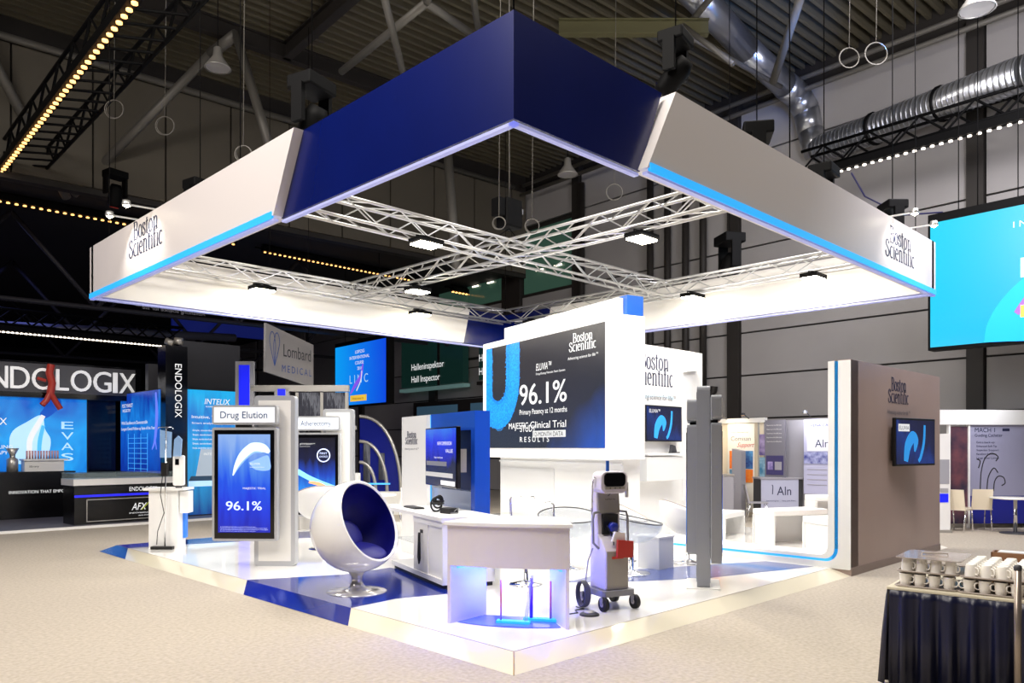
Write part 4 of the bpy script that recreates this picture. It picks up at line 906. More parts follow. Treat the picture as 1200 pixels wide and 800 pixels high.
# ================================================================ neighbouring stands, left
ES = setting(MB().box(-14, 4.95, 14.1, 22, 0, .05).obj('floor_stand_left', mat('stand_grey_floor', '6c6a74', .35)))
B('edge_strip', M_white, ES, -14, 4.95, 14.07, 14.11, 0, .055)
ew = thing('dark_stand_wall', 'black stand wall at far left holding the glowing blue displays', 'exhibition wall', (-4.5, 18.0, .05))
B('wall_board', M_blackg, ew, -2, 7.3, 0, .2, 0, 3.3)
eh = thing('fascia_sign', 'black fascia sign with large white raised letters at far left', 'sign', (-3.0, 17.4, 3.0))
B('board', M_blackg, eh, -3, 6.25, 0, .5, -.03, .85); B('grey_inset', mat('soft_grey', '4a4a50', .3), eh, 1.5, 6.1, -.01, 0, .1, .8)
# raised letters, each its own piece
xs = 0
tx = -0.12 + 0
x0 = 2.47; wd = {'E': .28, 'N': .40, 'D': .40, 'O': .47, 'L': .28, 'G': .42, 'I': .10, 'X': .40}
for ch in 'ENDOLOGIX':
    o = txt(ch, eh, x0, -.08, .17, wd[ch], M_lettr, .56, name='letter'); k_ = o.modifiers.new('s', 'SOLIDIFY'); k_.thickness = .06; x0 += wd[ch] + .05
vs = thing('vessel_figure', 'red branching vessel figure standing on the white letters of the black fascia', 'sculpture', (.0, 17.2, 2.75))
vs.location = (1.08, 17.2, 2.78)
MB().path([(0.0, 0, 1.0), (-.04, 0, .8), (.02, 0, .55), (-.02, 0, .3)], .09, 10).obj('trunk', M_red, vs)
MB().path([(-.02, 0, .32), (-.1, 0, .12), (-.2, 0, 0)], .07, 8).obj('branch', M_red, vs); MB().path([(-.02, 0, .32), (.08, 0, .12), (.2, 0, -.08)], .07, 8).obj('branch', M_red, vs); MB().path([(-.12, 0, .6), (-.3, 0, .65)], .04, 8).obj('side_branch', M_red, vs)
M_eb = screen_mat('display_blue_rays', [(0, '0a50b4'), (.35, '0b78dc'), (.6, '1ea4f6'), (1, '0d5cc8')], 'diag', 1.0, 1.4, .9)
M_eb2 = screen_mat('display_blue_deep', [(0, '0b2fa0'), (.4, '0c58cc'), (.7, '1a86ea'), (1, '0a3cae')], 'up', .9, 1.4, .8)
M_pale = mat('print_pale', 'b9dcf6', .5, emit='a8d4f6', es=.8); M_cyanp = mat('print_cyan', '53b4f0', .5, emit='4ab0f0', es=.8)
d1 = thing('blue_display', 'large glowing blue display with pale balloon picture at far left', 'display', (2.08, 17.85, 1.1))
B('housing', M_black, d1, -5, 0, 0, .1, -.02, 2.0); B('display', M_eb, d1, -4.97, -.03, -.01, 0, 0, 1.97)
blob(d1, [(-1.62, .25), (-1.75, .7), (-1.68, 1.05), (-1.35, 1.3), (-1.12, 1.45), (-1.02, 1.38), (-.98, 1.1), (-.86, .85), (-.9, .5), (-1.05, .2)], -.014, M_pale)
ribbon(d1, [(-1.3, .3), (-1.32, .8), (-1.15, 1.2), (-1.02, 1.45)], [.05, .06, .06, .05], -.018, M_wtxt); ribbon(d1, [(-1.12, .3), (-1.1, .8), (-1.02, 1.2)], [.04, .05, .04], -.018, M_cyanp)
blob(d1, [(-1.1, 1.5), (-.98, 1.38), (-.75, 1.55), (-.62, 1.75), (-.7, 1.9), (-1.1, 1.9), (-1.0, 1.68)], -.014, mat('print_blue', '0c4fb0', .5, emit='0a50b8', es=.8))
for i, ch in enumerate('EVAS'): txt(ch, d1, -.62, -.016, 1.12 - i * .27, .28, M_pale, .2)
txt('NELLIX', d1, -2.5, -.016, 1.2, .70, M_wtxt, .18); txt('SEALING', d1, -2.22, -.016, .62, .54, M_wtxt, .09); txt('THERAPY', d1, -2.32, -.016, .48, .54, M_wtxt, .09)
d2 = thing('blue_display', 'narrow glowing blue display with a stent figure and grid of lines', 'display', (2.9, 17.9, 1.1), R(-90))
B('housing', M_black, d2, 0, 2.85, 0, .1, 0, 2.08); B('display', M_eb2, d2, .02, 2.83, -.01, 0, .02, 2.06)
txt('POST MARKET', d2, .15, -.014, 1.7, .8, M_wtxt, .1); txt('REGISTRY', d2, .2, -.014, 1.58, .6, M_wtxt, .08); txt('With Excellence in Demonstrable', d2, .1, -.014, 1.25, 1.9, M_wtxt, .09); txt('Longest Overall Follow-up State of the Year', d2, .1, -.014, 1.1, 2.4, M_wtxt, .08)
mm = MB(); [mm.box(.6, 2.0, -.015, -.012, .1 + .13 * i, .112 + .13 * i) for i in range(7)]; [mm.box(.6 + .46 * i, .62 + .46 * i, -.015, -.012, .05, 1.0) for i in range(4)]
mm.obj('picture', M_cyanp, d2)['kind'] = 'stuff'
ribbon(d2, [(2.55, 2.0), (2.62, 1.5), (2.55, 1.0), (2.45, .75), (2.3, .6)], [.04, .09, .08, .05, .02], -.014, mat('print_violet', '6f7ff0', .5, emit='6a7cf0', es=.8)); ribbon(d2, [(2.5, .9), (2.6, .6)], .03, -.014, mat('print_violet', '6f7ff0'))
cl = thing('black_column', 'black square stand column with vertical white lettering', 'column', (3.15, 14.75, .05))
B('shaft', M_blackg, cl, -.25, .27, 0, .5, 0, 4.15)
txt('ENDOLOGIX', cl, -.03, -.006, 3.72, 1.3, M_wtxt, .17, vertical=True)
o = thing('spot_lamp', 'pair of small spot lamps clipped on the top of the black column', 'lamp', (3.1, 14.85, 4.2))
MB().tube((-.16, 0, .12), (-.02, -.1, .05), .08, 12).obj('head', M_steel, o); MB().tube((.05, 0, .14), (.2, -.1, .12), .09, 12).obj('head', M_steel, o); B('clip', M_black, o, -.1, .1, 0, .06, 0, .06)
gw = thing('dark_stand_wall', 'dark stand wall between the black column and the grey booth, above the cyan banner', 'exhibition wall', (3.42, 15.1, .05)); B('wall_board', mat('dark_board', '1a1a20', .4), gw, 0, 1.5, 0, .2, 0, 4.35)
gw2 = thing('dark_stand_wall', 'grey-faced stand wall behind the vertical lettering column', 'exhibition wall', (3.08, 16.4, .05)); B('wall_board', mat('soft_grey', '4a4a50', .3), gw2, 0, .9, 0, .2, 0, 3.85)
bn = thing('blue_banner', 'glowing blue banner showing a laptop, between the black column and the kiosk', 'banner', (3.5, 14.95, .055))
M_bn = screen_mat('display_banner', [(0, '0b3f8c'), (.3, '0e8fd0'), (.55, '17a6ee'), (.8, '0d7ad8'), (1, '12b4f4')], 'up', .95, 1.4, .5)
B('housing', M_black, bn, -.02, 1.45, 0, .08, 0, 3.15); B('display', M_bn, bn, 0, 1.43, -.01, 0, .02, 3.13)
txt('INTELIX', bn, .42, -.014, 2.78, .66, M_wtxt, .15, shear=.2); txt('PLANNING AND MEASURING', bn, .45, -.014, 2.7, .6, M_wtxt, .04)
txt('Intuitive, Visual', bn, .1, -.014, 2.42, .8, M_wtxt, .08); txt('Smart analysis', bn, .1, -.014, 2.28, .6, M_wtxt, .05)
for i in range(5): txt('Simple, standardised planning tools', bn, .12, -.014, 2.1 - .11 * i, [.9, .8, .7, .8, .6][i], M_wtxt, .045)
blob(bn, [(.2, .98), (1.3, .98), (1.32, 1.65), (.32, 1.65)], -.014, mat('print_grey', 'a8b4c0', .5, emit='98a8b8', es=.7)); blob(bn, [(.02, .86), (1.42, .86), (1.36, .98), (.08, .98)], -.015, mat('print_dark', '24405a', .5, emit='24405a', es=.6))
blob(bn, [(.02, .72), (1.42, .72), (1.42, .86), (.02, .86)], -.014, M_pale); txt('INTELIX', bn, .4, -.016, 1.5, .35, M_wtxt, .06); ribbon(bn, [(.95, 1.5), (.9, 1.35), (.92, 1.15), (.82, 1.05)], [.03, .04, .03, .01], -.018, M_wtxt)
# counters of the left stand
M_bc = mat('counter_black', '0a090b', .25)
c1 = thing('black_counter', 'long black counter with a row of small white letters at far left', 'counter', (-3.0, 17.0, .05))
B('body', M_bc, c1, -3, 4.5, 0, .7, 0, 1.05); B('top', M_bc, c1, -3.05, 4.55, -.05, .75, 1.05, 1.12); txt('INNOVATION THAT EMPOWERS', c1, 3.15, -.01, .60, 1.42, M_wtxt, .075)
c2 = thing('glass_counter', 'black glass-topped counter with white band and a blue glowing line at left', 'counter', (.85, 14.45, .05), R(3))
B('body', M_bc, c2, 0, 2.3, 0, .7, .0, .84); B('white_band', M_white, c2, -.03, 2.4, -.04, .74, .86, 1.0); B('glass_case', M_glass, c2, -.02, 2.38, -.03, .72, 1.0, 1.12); B('glass_top', M_glass, c2, -.03, 2.4, -.04, .74, 1.12, 1.135)
B('blue_line', mat('led_deepblue', '2020e0', .4, emit='2020e8', es=.8), c2, 0, 2.3, -.012, 0, .60, .65)
mm = MB().box(.24, 2.28, -.012, -.004, .05, .07).box(.24, 2.28, -.012, -.004, .53, .55).box(.24, .26, -.012, -.004, .05, .55); mm.obj('panel_frame', M_steel, c2)['kind'] = 'stuff'
txt('ENDOLOGIX', c2, 1.15, -.014, .70, .62, M_wtxt, .10); txt('AFX', c2, 1.2, -.014, .26, .34, M_wtxt, .17, shear=.3); txt('ENDOVASCULAR', c2, 1.15, -.014, .18, .52, M_wtxt, .03); txt('AAA SYSTEM', c2, 1.35, -.014, .12, .3, M_wtxt, .025)
ribbon(c2, [(1.42, .26), (1.52, .36), (1.62, .46)], [.012, .015, .01], -.016, mat('yellow_green', 'b8c83a', .5))
t = thing('vial_rack', 'pale box rack of many small vials on the black counter', 'rack', (.50, 17.15, 1.17)); B('box', M_kpale, t, -.02, .82, -.1, .25, 0, .3); B('box_lid', M_white, t, -.05, .9, -.14, .28, .26, .30)
for i in range(12):
    MB().tube((.06 + .06 * i, .05, .3), (.06 + .06 * i, .05, .50), .022, 8).obj('vial', mat('vial_pink', 'd8a8b0', .3), t)
txt('library', t, .08, -.104, .1, .2, M_dgrey, .05)
t = thing('steel_grinder', 'small steel grinder with a glass funnel on the black counter', 'appliance', (.25, 17.15, 1.17)); MB().lathe([(0, 0), (.12, 0), (.12, .3), (.06, .34), (.06, .4), (.14, .56), (.13, .56), (.05, .42)], 20).obj('body', M_steel, t); B('neck', M_black, t, -.05, .05, -.05, .05, .34, .44)
# ---- grey lattice booth and hanging sign behind the kiosks
sg = thing('hanging_sign', 'pale hanging sign with a blue heart outline and MEDICAL lettering', 'sign', (3.93, 11.75, 3.43), math.atan2(12.78 - 11.75, 5.72 - 3.93))
SL = 2.07
MB().prism([(0, 0), (SL, -.2), (SL, .85), (.02, 1.08)], 0, .05, 'y').obj('board', mat('sign_pale', 'a09d9e', .5), sg)
for s_ in (-1, 1): ribbon(sg, [(.36, .16), (.36 + s_ * .12, .45), (.36 + s_ * .2, .72), (.36 + s_ * .14, .9), (.36 + s_ * .05, .9), (.36, .78), (.36 - s_ * .04, .6), (.36, .16)], .011, -.004, mat('heart_blue', '3a5aa8', .5))
txt('Lombard', sg, .72, -.005, .42, 1.22, mat('sign_ink', '4a4a50', .5), .30); txt('M E D I C A L', sg, .66, -.005, .06, 1.3, mat('heart_blue', '3a5aa8'), .17)
for x in (.2, SL - .2): MB().tube((x, .02, .9), (x, .02, 8.6), .008, 4).obj('wire', M_rig, sg)
M_roy = mat('lit_royal', '1420d0', .4, emit='1018d8', es=.8)
lb = thing('lattice_booth', 'grey framed booth with a blue lit pylon and photo panels behind the first kiosk', 'exhibition booth', (3.05, 11.3, 0), math.atan2(-1, 1))
B('pylon_frame', M_grey, lb, -.02, .36, 0, .1, 0, 3.55); B('pylon_light', M_roy, lb, .06, .28, -.01, 0, .3, 3.47)
B('beam', M_steel, lb, .3, 2.35, 0, .12, 2.92, 3.05); B('post', M_grey, lb, .8, 1.1, 0, .1, 0, 3.0); B('post_light', M_roy, lb, .87, 1.03, -.01, 0, 2.55, 2.97)
M_ph = screen_mat('photo_grey', [(0, '2a2a30'), (.5, '55555c'), (.7, 'a0a0a6'), (1, '3a3a40')], 'diag', .45, 3, 1.0)
for i in range(2): B('photo_panel', M_ph, lb, 1.3 + .52 * i, 1.78 + .52 * i, .02, .06, 2.2, 2.9)
B('beam', M_steel, lb, .3, 2.5, 0, .1, 2.12, 2.2)
for i in range(3): B('post', M_steel, lb, 1.24 + .52 * i, 1.30 + .52 * i, 0, .08, 0, 2.9)
B('white_base', M_white, lb, .6, 2.5, .3, .5, 0, 1.2)
# ---- arched booth with dark blue panes
ab = thing('arched_booth', 'booth of curved grey arches filled with dark blue panes beside the second kiosk', 'exhibition booth', (7.15, 12.9, 0), math.atan2(-1, 1))
def quarter(r0, n=12): return [(r0 * math.cos(R(90 * i / n)) ** .9, .6 + (2.0 * r0 / 1.1) * math.sin(R(90 * i / n))) for i in range(n + 1)]
for k, r_ in enumerate((1.08, .72, .42)):
    MB().path([(a, -.03, b) for a, b in quarter(r_)], .045, 8).obj('arch', M_steel, ab)
MB().prism([(0, .6)] + quarter(1.05), 0, .03, 'y').obj('pane', mat('pane_navy', '121a66', .15, emit='0c1468', es=.35), ab)
B('base', M_kpale, ab, -.2, 1.3, -.1, .4, 0, .6); B('poster', M_ph, ab, .1, .28, -.05, -.03, .8, 1.9); B('poster', M_ph, ab, .5, .66, -.05, -.03, .9, 1.6); B('shelf', M_cyanp, ab, 0, .8, -.08, -.02, .78, .82)
t = thing('folding_grille', 'white folding scissor grille stand right of the arched booth', 'display stand', (7.9, 10.9, 0), VR)
for i in range(6):
    for s_ in (-1, 1): MB().tube((-.12 * s_, 0, .5 + .28 * i), (.12 * s_, 0, .78 + .28 * i), .012, 5).obj('bar', M_white, t)
MB().path([(-.3, 0, 0), (-.3, 0, 1.15), (-.1, 0, 1.25)], .014, 6).obj('leg', M_steel, t); MB().tube((.1, 0, 0), (.1, 0, .6), .014, 6).obj('leg', M_steel, t)
def chair(name, label, loc, rot, m_, grp=None):
    t = thing(name, label, 'chair', loc, rot, grp)
    MB().prism([(-.22, .45), (.22, .45), (.22, .475), (-.22, .475)], -.2, .2, 'x').obj('seat', m_, t)
    MB().prism([(.19, .47), (.22, .47), (.30, .88), (.275, .88)], -.19, .19, 'x').obj('backrest', m_, t)
    for x in (-.18, .18):
        for y, yy in ((-.18, -.24), (.18, .26)): MB().tube((x, y, .45), (x, yy, 0), .013, 6).obj('leg', M_chrome, t)
    return t
chair('meeting_chair', 'white chair with slatted legs seen between the ball chair and the monitor unit', (5.2, 7.9, PZ), R(30), M_white)
chair('meeting_chair', 'second white chair behind the ball chair, nearer the arches', (5.4, 8.9, PZ), R(200), M_white)
t = thing('round_table', 'white round table between the ball chair and the monitor unit', 'table', (4.55, 8.45, PZ)); MB().lathe([(0, .75), (.42, .75), (.42, .72), (0, .72)], 32).obj('top', M_white, t); MB().tube((0, 0, .02), (0, 0, .73), .03, 10).obj('column', M_chrome, t); MB().lathe([(.25, 0), (.25, .015), (0, .03)], 24).obj('base', M_chrome, t)
# ---- hanging screens
M_linc = screen_mat('display_linc', [(0, '0a9cf4'), (.5, '0a78ec'), (1, '0a4ae0')], 'x', 1.0, 1, .1)
M_cy = screen_mat('display_cyan', [(0, '00dcff'), (.6, '00ccff'), (.8, '08b0f8'), (1, '0c9cf0')], 'anti', 1.0, .4, .1)
M_sw = mat('swoosh', '8a5cf0', .5, emit='8858ee', es=.8); M_yel = mat('yellow_tag', 'f4cc50', .5, emit='f2c440', es=.8)
WR = HU - R(90)
s1 = thing('hanging_screen', 'blue hanging screen with small course lettering behind the kiosks', 'screen', HP(14, 26.28, 3.3), WR)
B('housing', M_rig, s1, -.05, 3.65, .01, .3, -.05, 2.35); B('display', M_linc, s1, 0, 3.58, 0, .01, 0, 2.2)
for i, l_ in enumerate(('LEIPZIG', 'INTERVENTIONAL', 'COURSE', '2016')): txt(l_, s1, [1.5, 1.1, 1.5, 1.65][i], -.004, 1.85 - .2 * i, [.65, 1.4, .6, .35][i], M_wtxt, .12)
txt('L I N C', s1, 1.1, -.004, .78, 1.3, M_pale, .32); ribbon(s1, [(1.15, .4), (1.5, .7), (1.9, 1.0), (2.05, 1.45)], [.03, .09, .09, .03], -.006, M_sw); ribbon(s1, [(1.6, .5), (1.9, .85), (1.98, 1.2)], .025, -.008, M_wtxt)
B('yellow_tag', M_yel, s1, 1.15, 2.3, -.008, -.004, .12, .34); txt('Welcome to', s1, 1.3, -.012, .18, .8, M_dgrey, .09)
for x in (.5, 2.9): MB().tube((x, .15, 2.3), (x, .15, 8.7), .01, 5).obj('suspension_cable', M_rig, s1)
s2 = thing('hanging_screen', 'large cyan hanging screen cut by the right edge of the picture', 'screen', HP(17, 6.33, 3.82), WR)
B('housing', M_rig, s2, -.05, 5.05, .01, .35, -.06, 2.75); B('display', M_cy, s2, 0, 5.0, 0, .01, 0, 2.57)
blob(s2, [(1.0, .004), (1.05, .35), (1.3, .8), (1.8, 1.25), (2.5, 1.5), (3.4, 1.5), (3.8, .004)], -.004, mat('swirl_blue', '0c9ff0', .5, emit='0a98ee', es=.95))
txt('I N T E R V E N T I O N A L', s2, 1.50, -.006, 2.16, 2.3, M_wtxt, .12); txt('L I N C', s2, 1.62, -.006, 1.18, 2.2, M_pale, .40)
ribbon(s2, [(1.55, .5), (1.9, .9), (2.2, 1.4), (2.3, 2.0)], [.05, .14, .14, .03], -.008, M_sw); B('yellow_tag', M_yel, s2, 1.62, 3.1, -.012, -.008, .42, .65)
for x in (.5, .85, 1.55): MB().tube((x, .1, 2.7), (x, .1, 8), .01, 5).obj('suspension_cable', M_rig, s2)
MB().path([(.2, .1, 2.78), (-.6, .1, 2.9), (-1.4, .1, 3.5), (-1.7, .1, 4.1)], .018, 6).obj('power_cable', mat('cable_blue', '1c1c50', .5), s2)
# ---- inspector's cabin on the far wall
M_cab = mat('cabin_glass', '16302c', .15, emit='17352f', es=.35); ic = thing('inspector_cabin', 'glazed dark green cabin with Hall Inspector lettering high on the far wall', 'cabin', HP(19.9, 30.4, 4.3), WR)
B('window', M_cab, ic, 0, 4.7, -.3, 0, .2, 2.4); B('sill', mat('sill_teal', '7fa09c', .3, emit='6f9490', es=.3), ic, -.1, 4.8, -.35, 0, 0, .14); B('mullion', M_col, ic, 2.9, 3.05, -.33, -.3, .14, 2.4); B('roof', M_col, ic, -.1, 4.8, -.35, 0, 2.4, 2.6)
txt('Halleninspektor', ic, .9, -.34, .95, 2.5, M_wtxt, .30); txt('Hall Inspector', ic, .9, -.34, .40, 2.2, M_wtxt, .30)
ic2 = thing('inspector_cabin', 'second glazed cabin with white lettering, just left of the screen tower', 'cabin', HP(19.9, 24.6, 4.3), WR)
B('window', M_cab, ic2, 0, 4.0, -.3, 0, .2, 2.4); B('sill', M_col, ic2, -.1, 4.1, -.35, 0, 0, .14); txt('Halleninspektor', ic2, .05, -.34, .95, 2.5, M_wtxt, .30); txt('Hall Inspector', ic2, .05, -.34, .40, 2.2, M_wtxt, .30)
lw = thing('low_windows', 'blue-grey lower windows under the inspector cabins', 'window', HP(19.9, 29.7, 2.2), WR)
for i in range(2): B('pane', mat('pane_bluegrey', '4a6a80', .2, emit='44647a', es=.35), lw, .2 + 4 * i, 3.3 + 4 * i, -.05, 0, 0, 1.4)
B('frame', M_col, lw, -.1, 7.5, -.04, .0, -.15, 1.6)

# ================================================================ neighbouring stands, right
def hl(u, v, z=0): return HP(u, v, z)
M_warmw = mat('warm_panel', 'e8dcc4', .5); M_gp = mat('grey_panel', '9a98a0', .5)
rb = thing('poster_booth', 'shell booth with poster panels seen through the meeting area', 'exhibition booth', hl(17.5, 12.6), WR)
B('back_wall', M_warmw, rb, 0, 2.15, 0, .06, 0, 2.4); B('top_beam', M_kpale, rb, 0, 2.2, -.06, .08, 2.38, 2.5); B('back_wall', M_gp, rb, 2.15, 4.5, 0, .06, 0, 2.42)
for x in (.6, 1.12, 2.0, 2.3): B('post', M_alu, rb, x, x + .04, -.04, .0, 0, 2.4)
M_or = mat('poster_orange', 'f06a1c', .5, noise='f4a040', nscale=6); M_bl = mat('poster_blue', '1c2c7a', .5, noise='5a9ad0', nscale=7); M_pur = mat('poster_purple', '54468c', .5, noise='b8a8d8', nscale=6); M_cyb = mat('poster_teal', '3a80b0', .5, noise='a8d0e8', nscale=7)
def poster(x0, x1, z0, z1, m_, y=-.05, nm='poster'): return B(nm, m_, rb, x0, x1, y - .01, y, z0, z1)
poster(.66, .90, .95, 2.08, M_or); poster(1.14, 1.92, .1, 2.36, mat('poster_white', 'f0ebe0', .5)); Y = -.062
txt('Your Partners in', rb, 1.24, Y - .003, 2.12, .5, M_inkg, .04); txt('Comisan', rb, 1.24, Y - .003, 1.92, .58, M_inkg, .12); o = txt('Support', rb, 1.42, Y - .003, 1.76, .5, M_red, .12, shear=.5)
poster(1.20, 1.42, 1.2, 1.66, M_or, -.062); poster(1.62, 1.88, 1.2, 1.66, M_bl, -.062); poster(1.20, 1.42, .85, 1.18, M_cyb, -.062); poster(1.62, 1.88, .85, 1.18, M_or, -.062)
poster(2.06, 2.29, 1.55, 2.08, M_pur); poster(2.06, 2.29, .95, 1.5, M_cyb)
pb = B('poster_board', mat('poster_greyviolet', '76747e', .5), rb, 2.36, 2.9, -.3, -.26, .95, 2.42); poster(2.4, 2.86, 1.08, 1.55, mat('poster_violet', '3e3868', .5), -.305)
for i in range(5): txt('Experience the difference', rb, 2.42, -.32, 2.28 - .1 * i, .4, M_kpale, .03)
poster(2.45, 2.58, 1.2, 1.4, M_pur, -.318); poster(2.64, 2.82, 1.2, 1.4, M_gp, -.318)
poster(3.33, 3.98, .65, 2.42, mat('poster_lilac', 'b4b4d0', .5), -.2); poster(3.42, 3.95, 1.66, 2.14, mat('poster_white2', 'dcdcec', .5), -.215); txt('VENA CAVA FILTER', rb, 3.5, -.22, 2.24, .9, M_ink, .07); txt('Aln', rb, 3.62, -.23, 1.75, .34, M_ink, .2)
poster(3.34, 3.97, 1.36, 1.64, mat('poster_navy_pattern', '343a84', .5, noise='b0b4d8', nscale=9), -.215)
for i in range(4): B('text_line', M_gp, rb, 3.42, 3.9, -.218, -.21, 1.22 - .12 * i, 1.235 - .12 * i)
light('SPOT', hl(16.9, 11.2, 2.7), hl(17.5, 11.3, 1.2), 60, (1, .85, .6), .1, 120, 1, name='booth_lamp'); light('SPOT', hl(16.9, 9.0, 2.8), hl(17.5, 9, 1.4), 40, (.85, .9, 1), .1, 120, 1, name='booth_lamp')
light('AREA', hl(16.6, 9.2, 2.5), hl(20, 9.0, 4.2), 12, (.95, .95, 1), .8, name='booth_lamp')
for n, (vv, l) in enumerate(((11.4, 'small warm spot lamp over the left of the poster booth'), (10.75, 'small warm spot lamp over the white poster with red lettering'), (9.1, 'small cool arm lamp over the lilac poster'))):
    t = thing('booth_spot', l, 'lamp', hl(17.3, vv, 2.46), WR); MB().tube((0, 0, .02), (0, -.25, .12), .012, 6).obj('arm', M_dgrey, t); MB().lathe([(0, .04), (.05, .03), (.06, -.03)], 12, (0, -.27, .12)).obj('head', M_dgrey, t); MB().lathe([(0, -.01), (.05, -.028)], 10, (0, -.27, .12)).obj('bulb', M_warm if n < 2 else M_cool, t)
t = thing('info_column', 'slim grey column with sloped top before the white poster', 'column', hl(17.0, 11.05), WR); MB().prism([(0, 0), (.27, 0), (.27, 1.66), (0, 1.72)], 0, .2, 'y').obj('body', M_gp, t)
t = thing('grey_counter', 'grey counter with a pale front at the left of the poster booth', 'counter', (11.75, 5.35, 0), VR); B('front', M_kpale, t, -.1, .28, 0, .5, 0, 1.08); B('side', M_gp, t, .28, .58, .0, .5, 0, 1.08); B('top', M_steel, t, -.12, .6, -.02, .52, 1.08, 1.12)
t = thing('sign_counter', 'pale counter with three-letter wordmark in front of the poster booth', 'counter', (13.13, 4.75, 0), VR); B('front', mat('counter_lilac', 'aeb0c6', .4), t, 0, .9, 0, .02, 0, .98); B('body', M_dgrey, t, .0, 1.0, .02, .6, 0, .98); B('top', M_gp, t, -.03, 1.25, -.02, .6, .98, 1.02)
txt('Aln', t, .38, -.006, .60, .34, M_ink, .22); ribbon(t, [(.27, .62), (.28, .8), (.26, .85)], .01, -.006, M_ink); txt('Implants chirurgicaux', t, .12, -.006, .45, .3, M_ink, .03); txt('Vena cava filters', t, .5, -.006, .45, .33, M_ink, .03)
chair('meeting_chair', 'grey chair beside the pale wordmark counter', (12.55, 4.55, 0), VR + R(80), M_gp)
chair('meeting_chair', 'second grey chair at the dark table left of the pale counter', (12.75, 5.6, 0), VR + R(200), M_gp)
# far right booth
fb = thing('catheter_booth', 'booth with a white header beam and catheter poster right of the beige-brown wall', 'exhibition booth', (13.95, 1.25, 0), VR + R(3))
B('header', M_white, fb, -.3, 3.6, -.06, .1, 2.24, 2.56); B('panel', mat('photo_dark', '2c2a40', .4, noise='7a4a50', nscale=3), fb, .42, .82, 0, .05, .1, 2.2)
B('panel', mat('lilac_panel', '9a9ab4', .45), fb, .86, 3.5, 0, .05, .70, 2.24); B('panel', mat('deep_blue', '1a2288', .4), fb, .86, 3.5, 0, .05, .1, .70); B('post', M_white, fb, .38, .42, -.03, .05, 0, 2.24); B('post', M_white, fb, .82, .86, -.03, .05, 0, 2.24)
txt('MACH 1', fb, .98, -.004, 2.08, .45, M_ink, .1); txt('Guiding Catheter', fb, .98, -.004, 1.98, .62, M_ink, .07); B('tag', M_ink, fb, 1.6, 1.76, -.006, -.002, 2.1, 2.16)
for i in range(5): txt(['Extra back-up', 'Enhanced Soft Tip', 'Superior Support', 'Excellent flexibility', 'Large Inner Lumen'][i], fb, 1.02, -.004, 1.84 - .085 * i, [.4, .45, .5, .45, .5][i], M_ink, .045)
for P in ([(1.1, .8), (1.12, 1.2), (1.2, 1.5), (1.35, 1.62), (1.5, 1.55), (1.45, 1.45)], [(1.25, .8), (1.28, 1.1), (1.4, 1.3), (1.5, 1.2)], [(1.4, .8), (1.42, 1.0), (1.5, 1.12), (1.62, 1.1), (1.66, .98), (1.58, .92)], [(1.06, 1.3), (1.1, 1.45), (1.02, 1.5)]): ribbon(fb, P, .012, -.005, M_dgrey)
light('AREA', (14.3, -.1, 2.9), (14.8, .6, 1.0), 14, (.9, .92, 1), .8, name='booth_lamp')
t = thing('roll_up_banner', 'white roll-up banner with blue print beside the beige-brown wall', 'banner', (13.05, 1.0, 0), VR); B('sheet', M_white, t, -.1, .42, 0, .01, .05, 2.03); B('foot', M_steel, t, -.1, .42, -.08, .08, 0, .06); B('print', mat('grey_print', 'a0a0a8', .5), t, .12, .40, -.006, -.002, 1.0, 1.5); B('print', M_roy, t, .15, .38, -.006, -.002, .62, .8)
for i in range(5): B('fold_line', mat('grey_print', 'a0a0a8'), t, .14 + .02 * i, .38, -.006, -.002, .9 - .02 * i, .91 - .02 * i)
chair('meeting_chair', 'cream chair at left by the round table before the catheter booth', (13.75, .65, 0), VR + R(130), M_warmw)
chair('meeting_chair', 'cream chair with high back behind the round table', (14.25, .42, 0), VR + R(165), M_warmw)
t = thing('round_table', 'round table with chrome leg at the right edge of the picture', 'table', (14.1, -.28, 0)); MB().lathe([(0, .73), (.45, .73), (.45, .705), (0, .705)], 32).obj('top', M_kpale, t); MB().tube((0, 0, .02), (0, 0, .71), .035, 10).obj('column', M_chrome, t); MB().lathe([(.28, 0), (.28, .015), (0, .03)], 24).obj('base', M_dgrey, t)
light('AREA', (11.5, 2.5, 2.9), (13.2, 4.6, 1.2), 12, (1, .96, .9), .8, name='booth_lamp')

# ================================================================ table with the racks of cups
TR_ = math.atan2(-.735, .08)
tb = thing('skirted_table', 'buffet table with a gathered navy skirt at the lower right', 'table', (1.76, -2.13, 0), TR_)
M_top = mat('table_top', 'cfc7b0', .5)
B('top', M_top, tb, -.02, 2.2, -.02, .85, .715, .735, .004)
def skirt(P0, P1, n, amp):
    V = []; L_ = math.dist(P0, P1); nx, ny = -(P1[1] - P0[1]) / L_, (P1[0] - P0[0]) / L_; rr = random.Random(5); ph = 0; N = n * 10
    for i in range(N + 1):
        f = i / N; ph = f * n * 2 * math.pi + .8 * math.sin(f * 9)
        for z_, a_ in ((.715, .15), (.66, .4), (.4, .9), (.02, 1.25)):
            o_ = amp * a_ * (math.sin(ph) + .35 * math.sin(2.3 * ph + 1)) - .02 - .05 * (.715 - z_)
            V.append((P0[0] + (P1[0] - P0[0]) * f + nx * o_, P0[1] + (P1[1] - P0[1]) * f + ny * o_, z_))
    F = [(i * 4 + k, (i + 1) * 4 + k, (i + 1) * 4 + k + 1, i * 4 + k + 1) for i in range(N) for k in range(3)]
    return V, F
for P0, P1, n in (((0, 0), (2.2, 0), 15), ((0, .85), (0, 0), 6)):
    V, F = skirt(P0, P1, n, .028); MB().add(V, F, True).obj('skirt', M_velvet, tb, solid=.003)
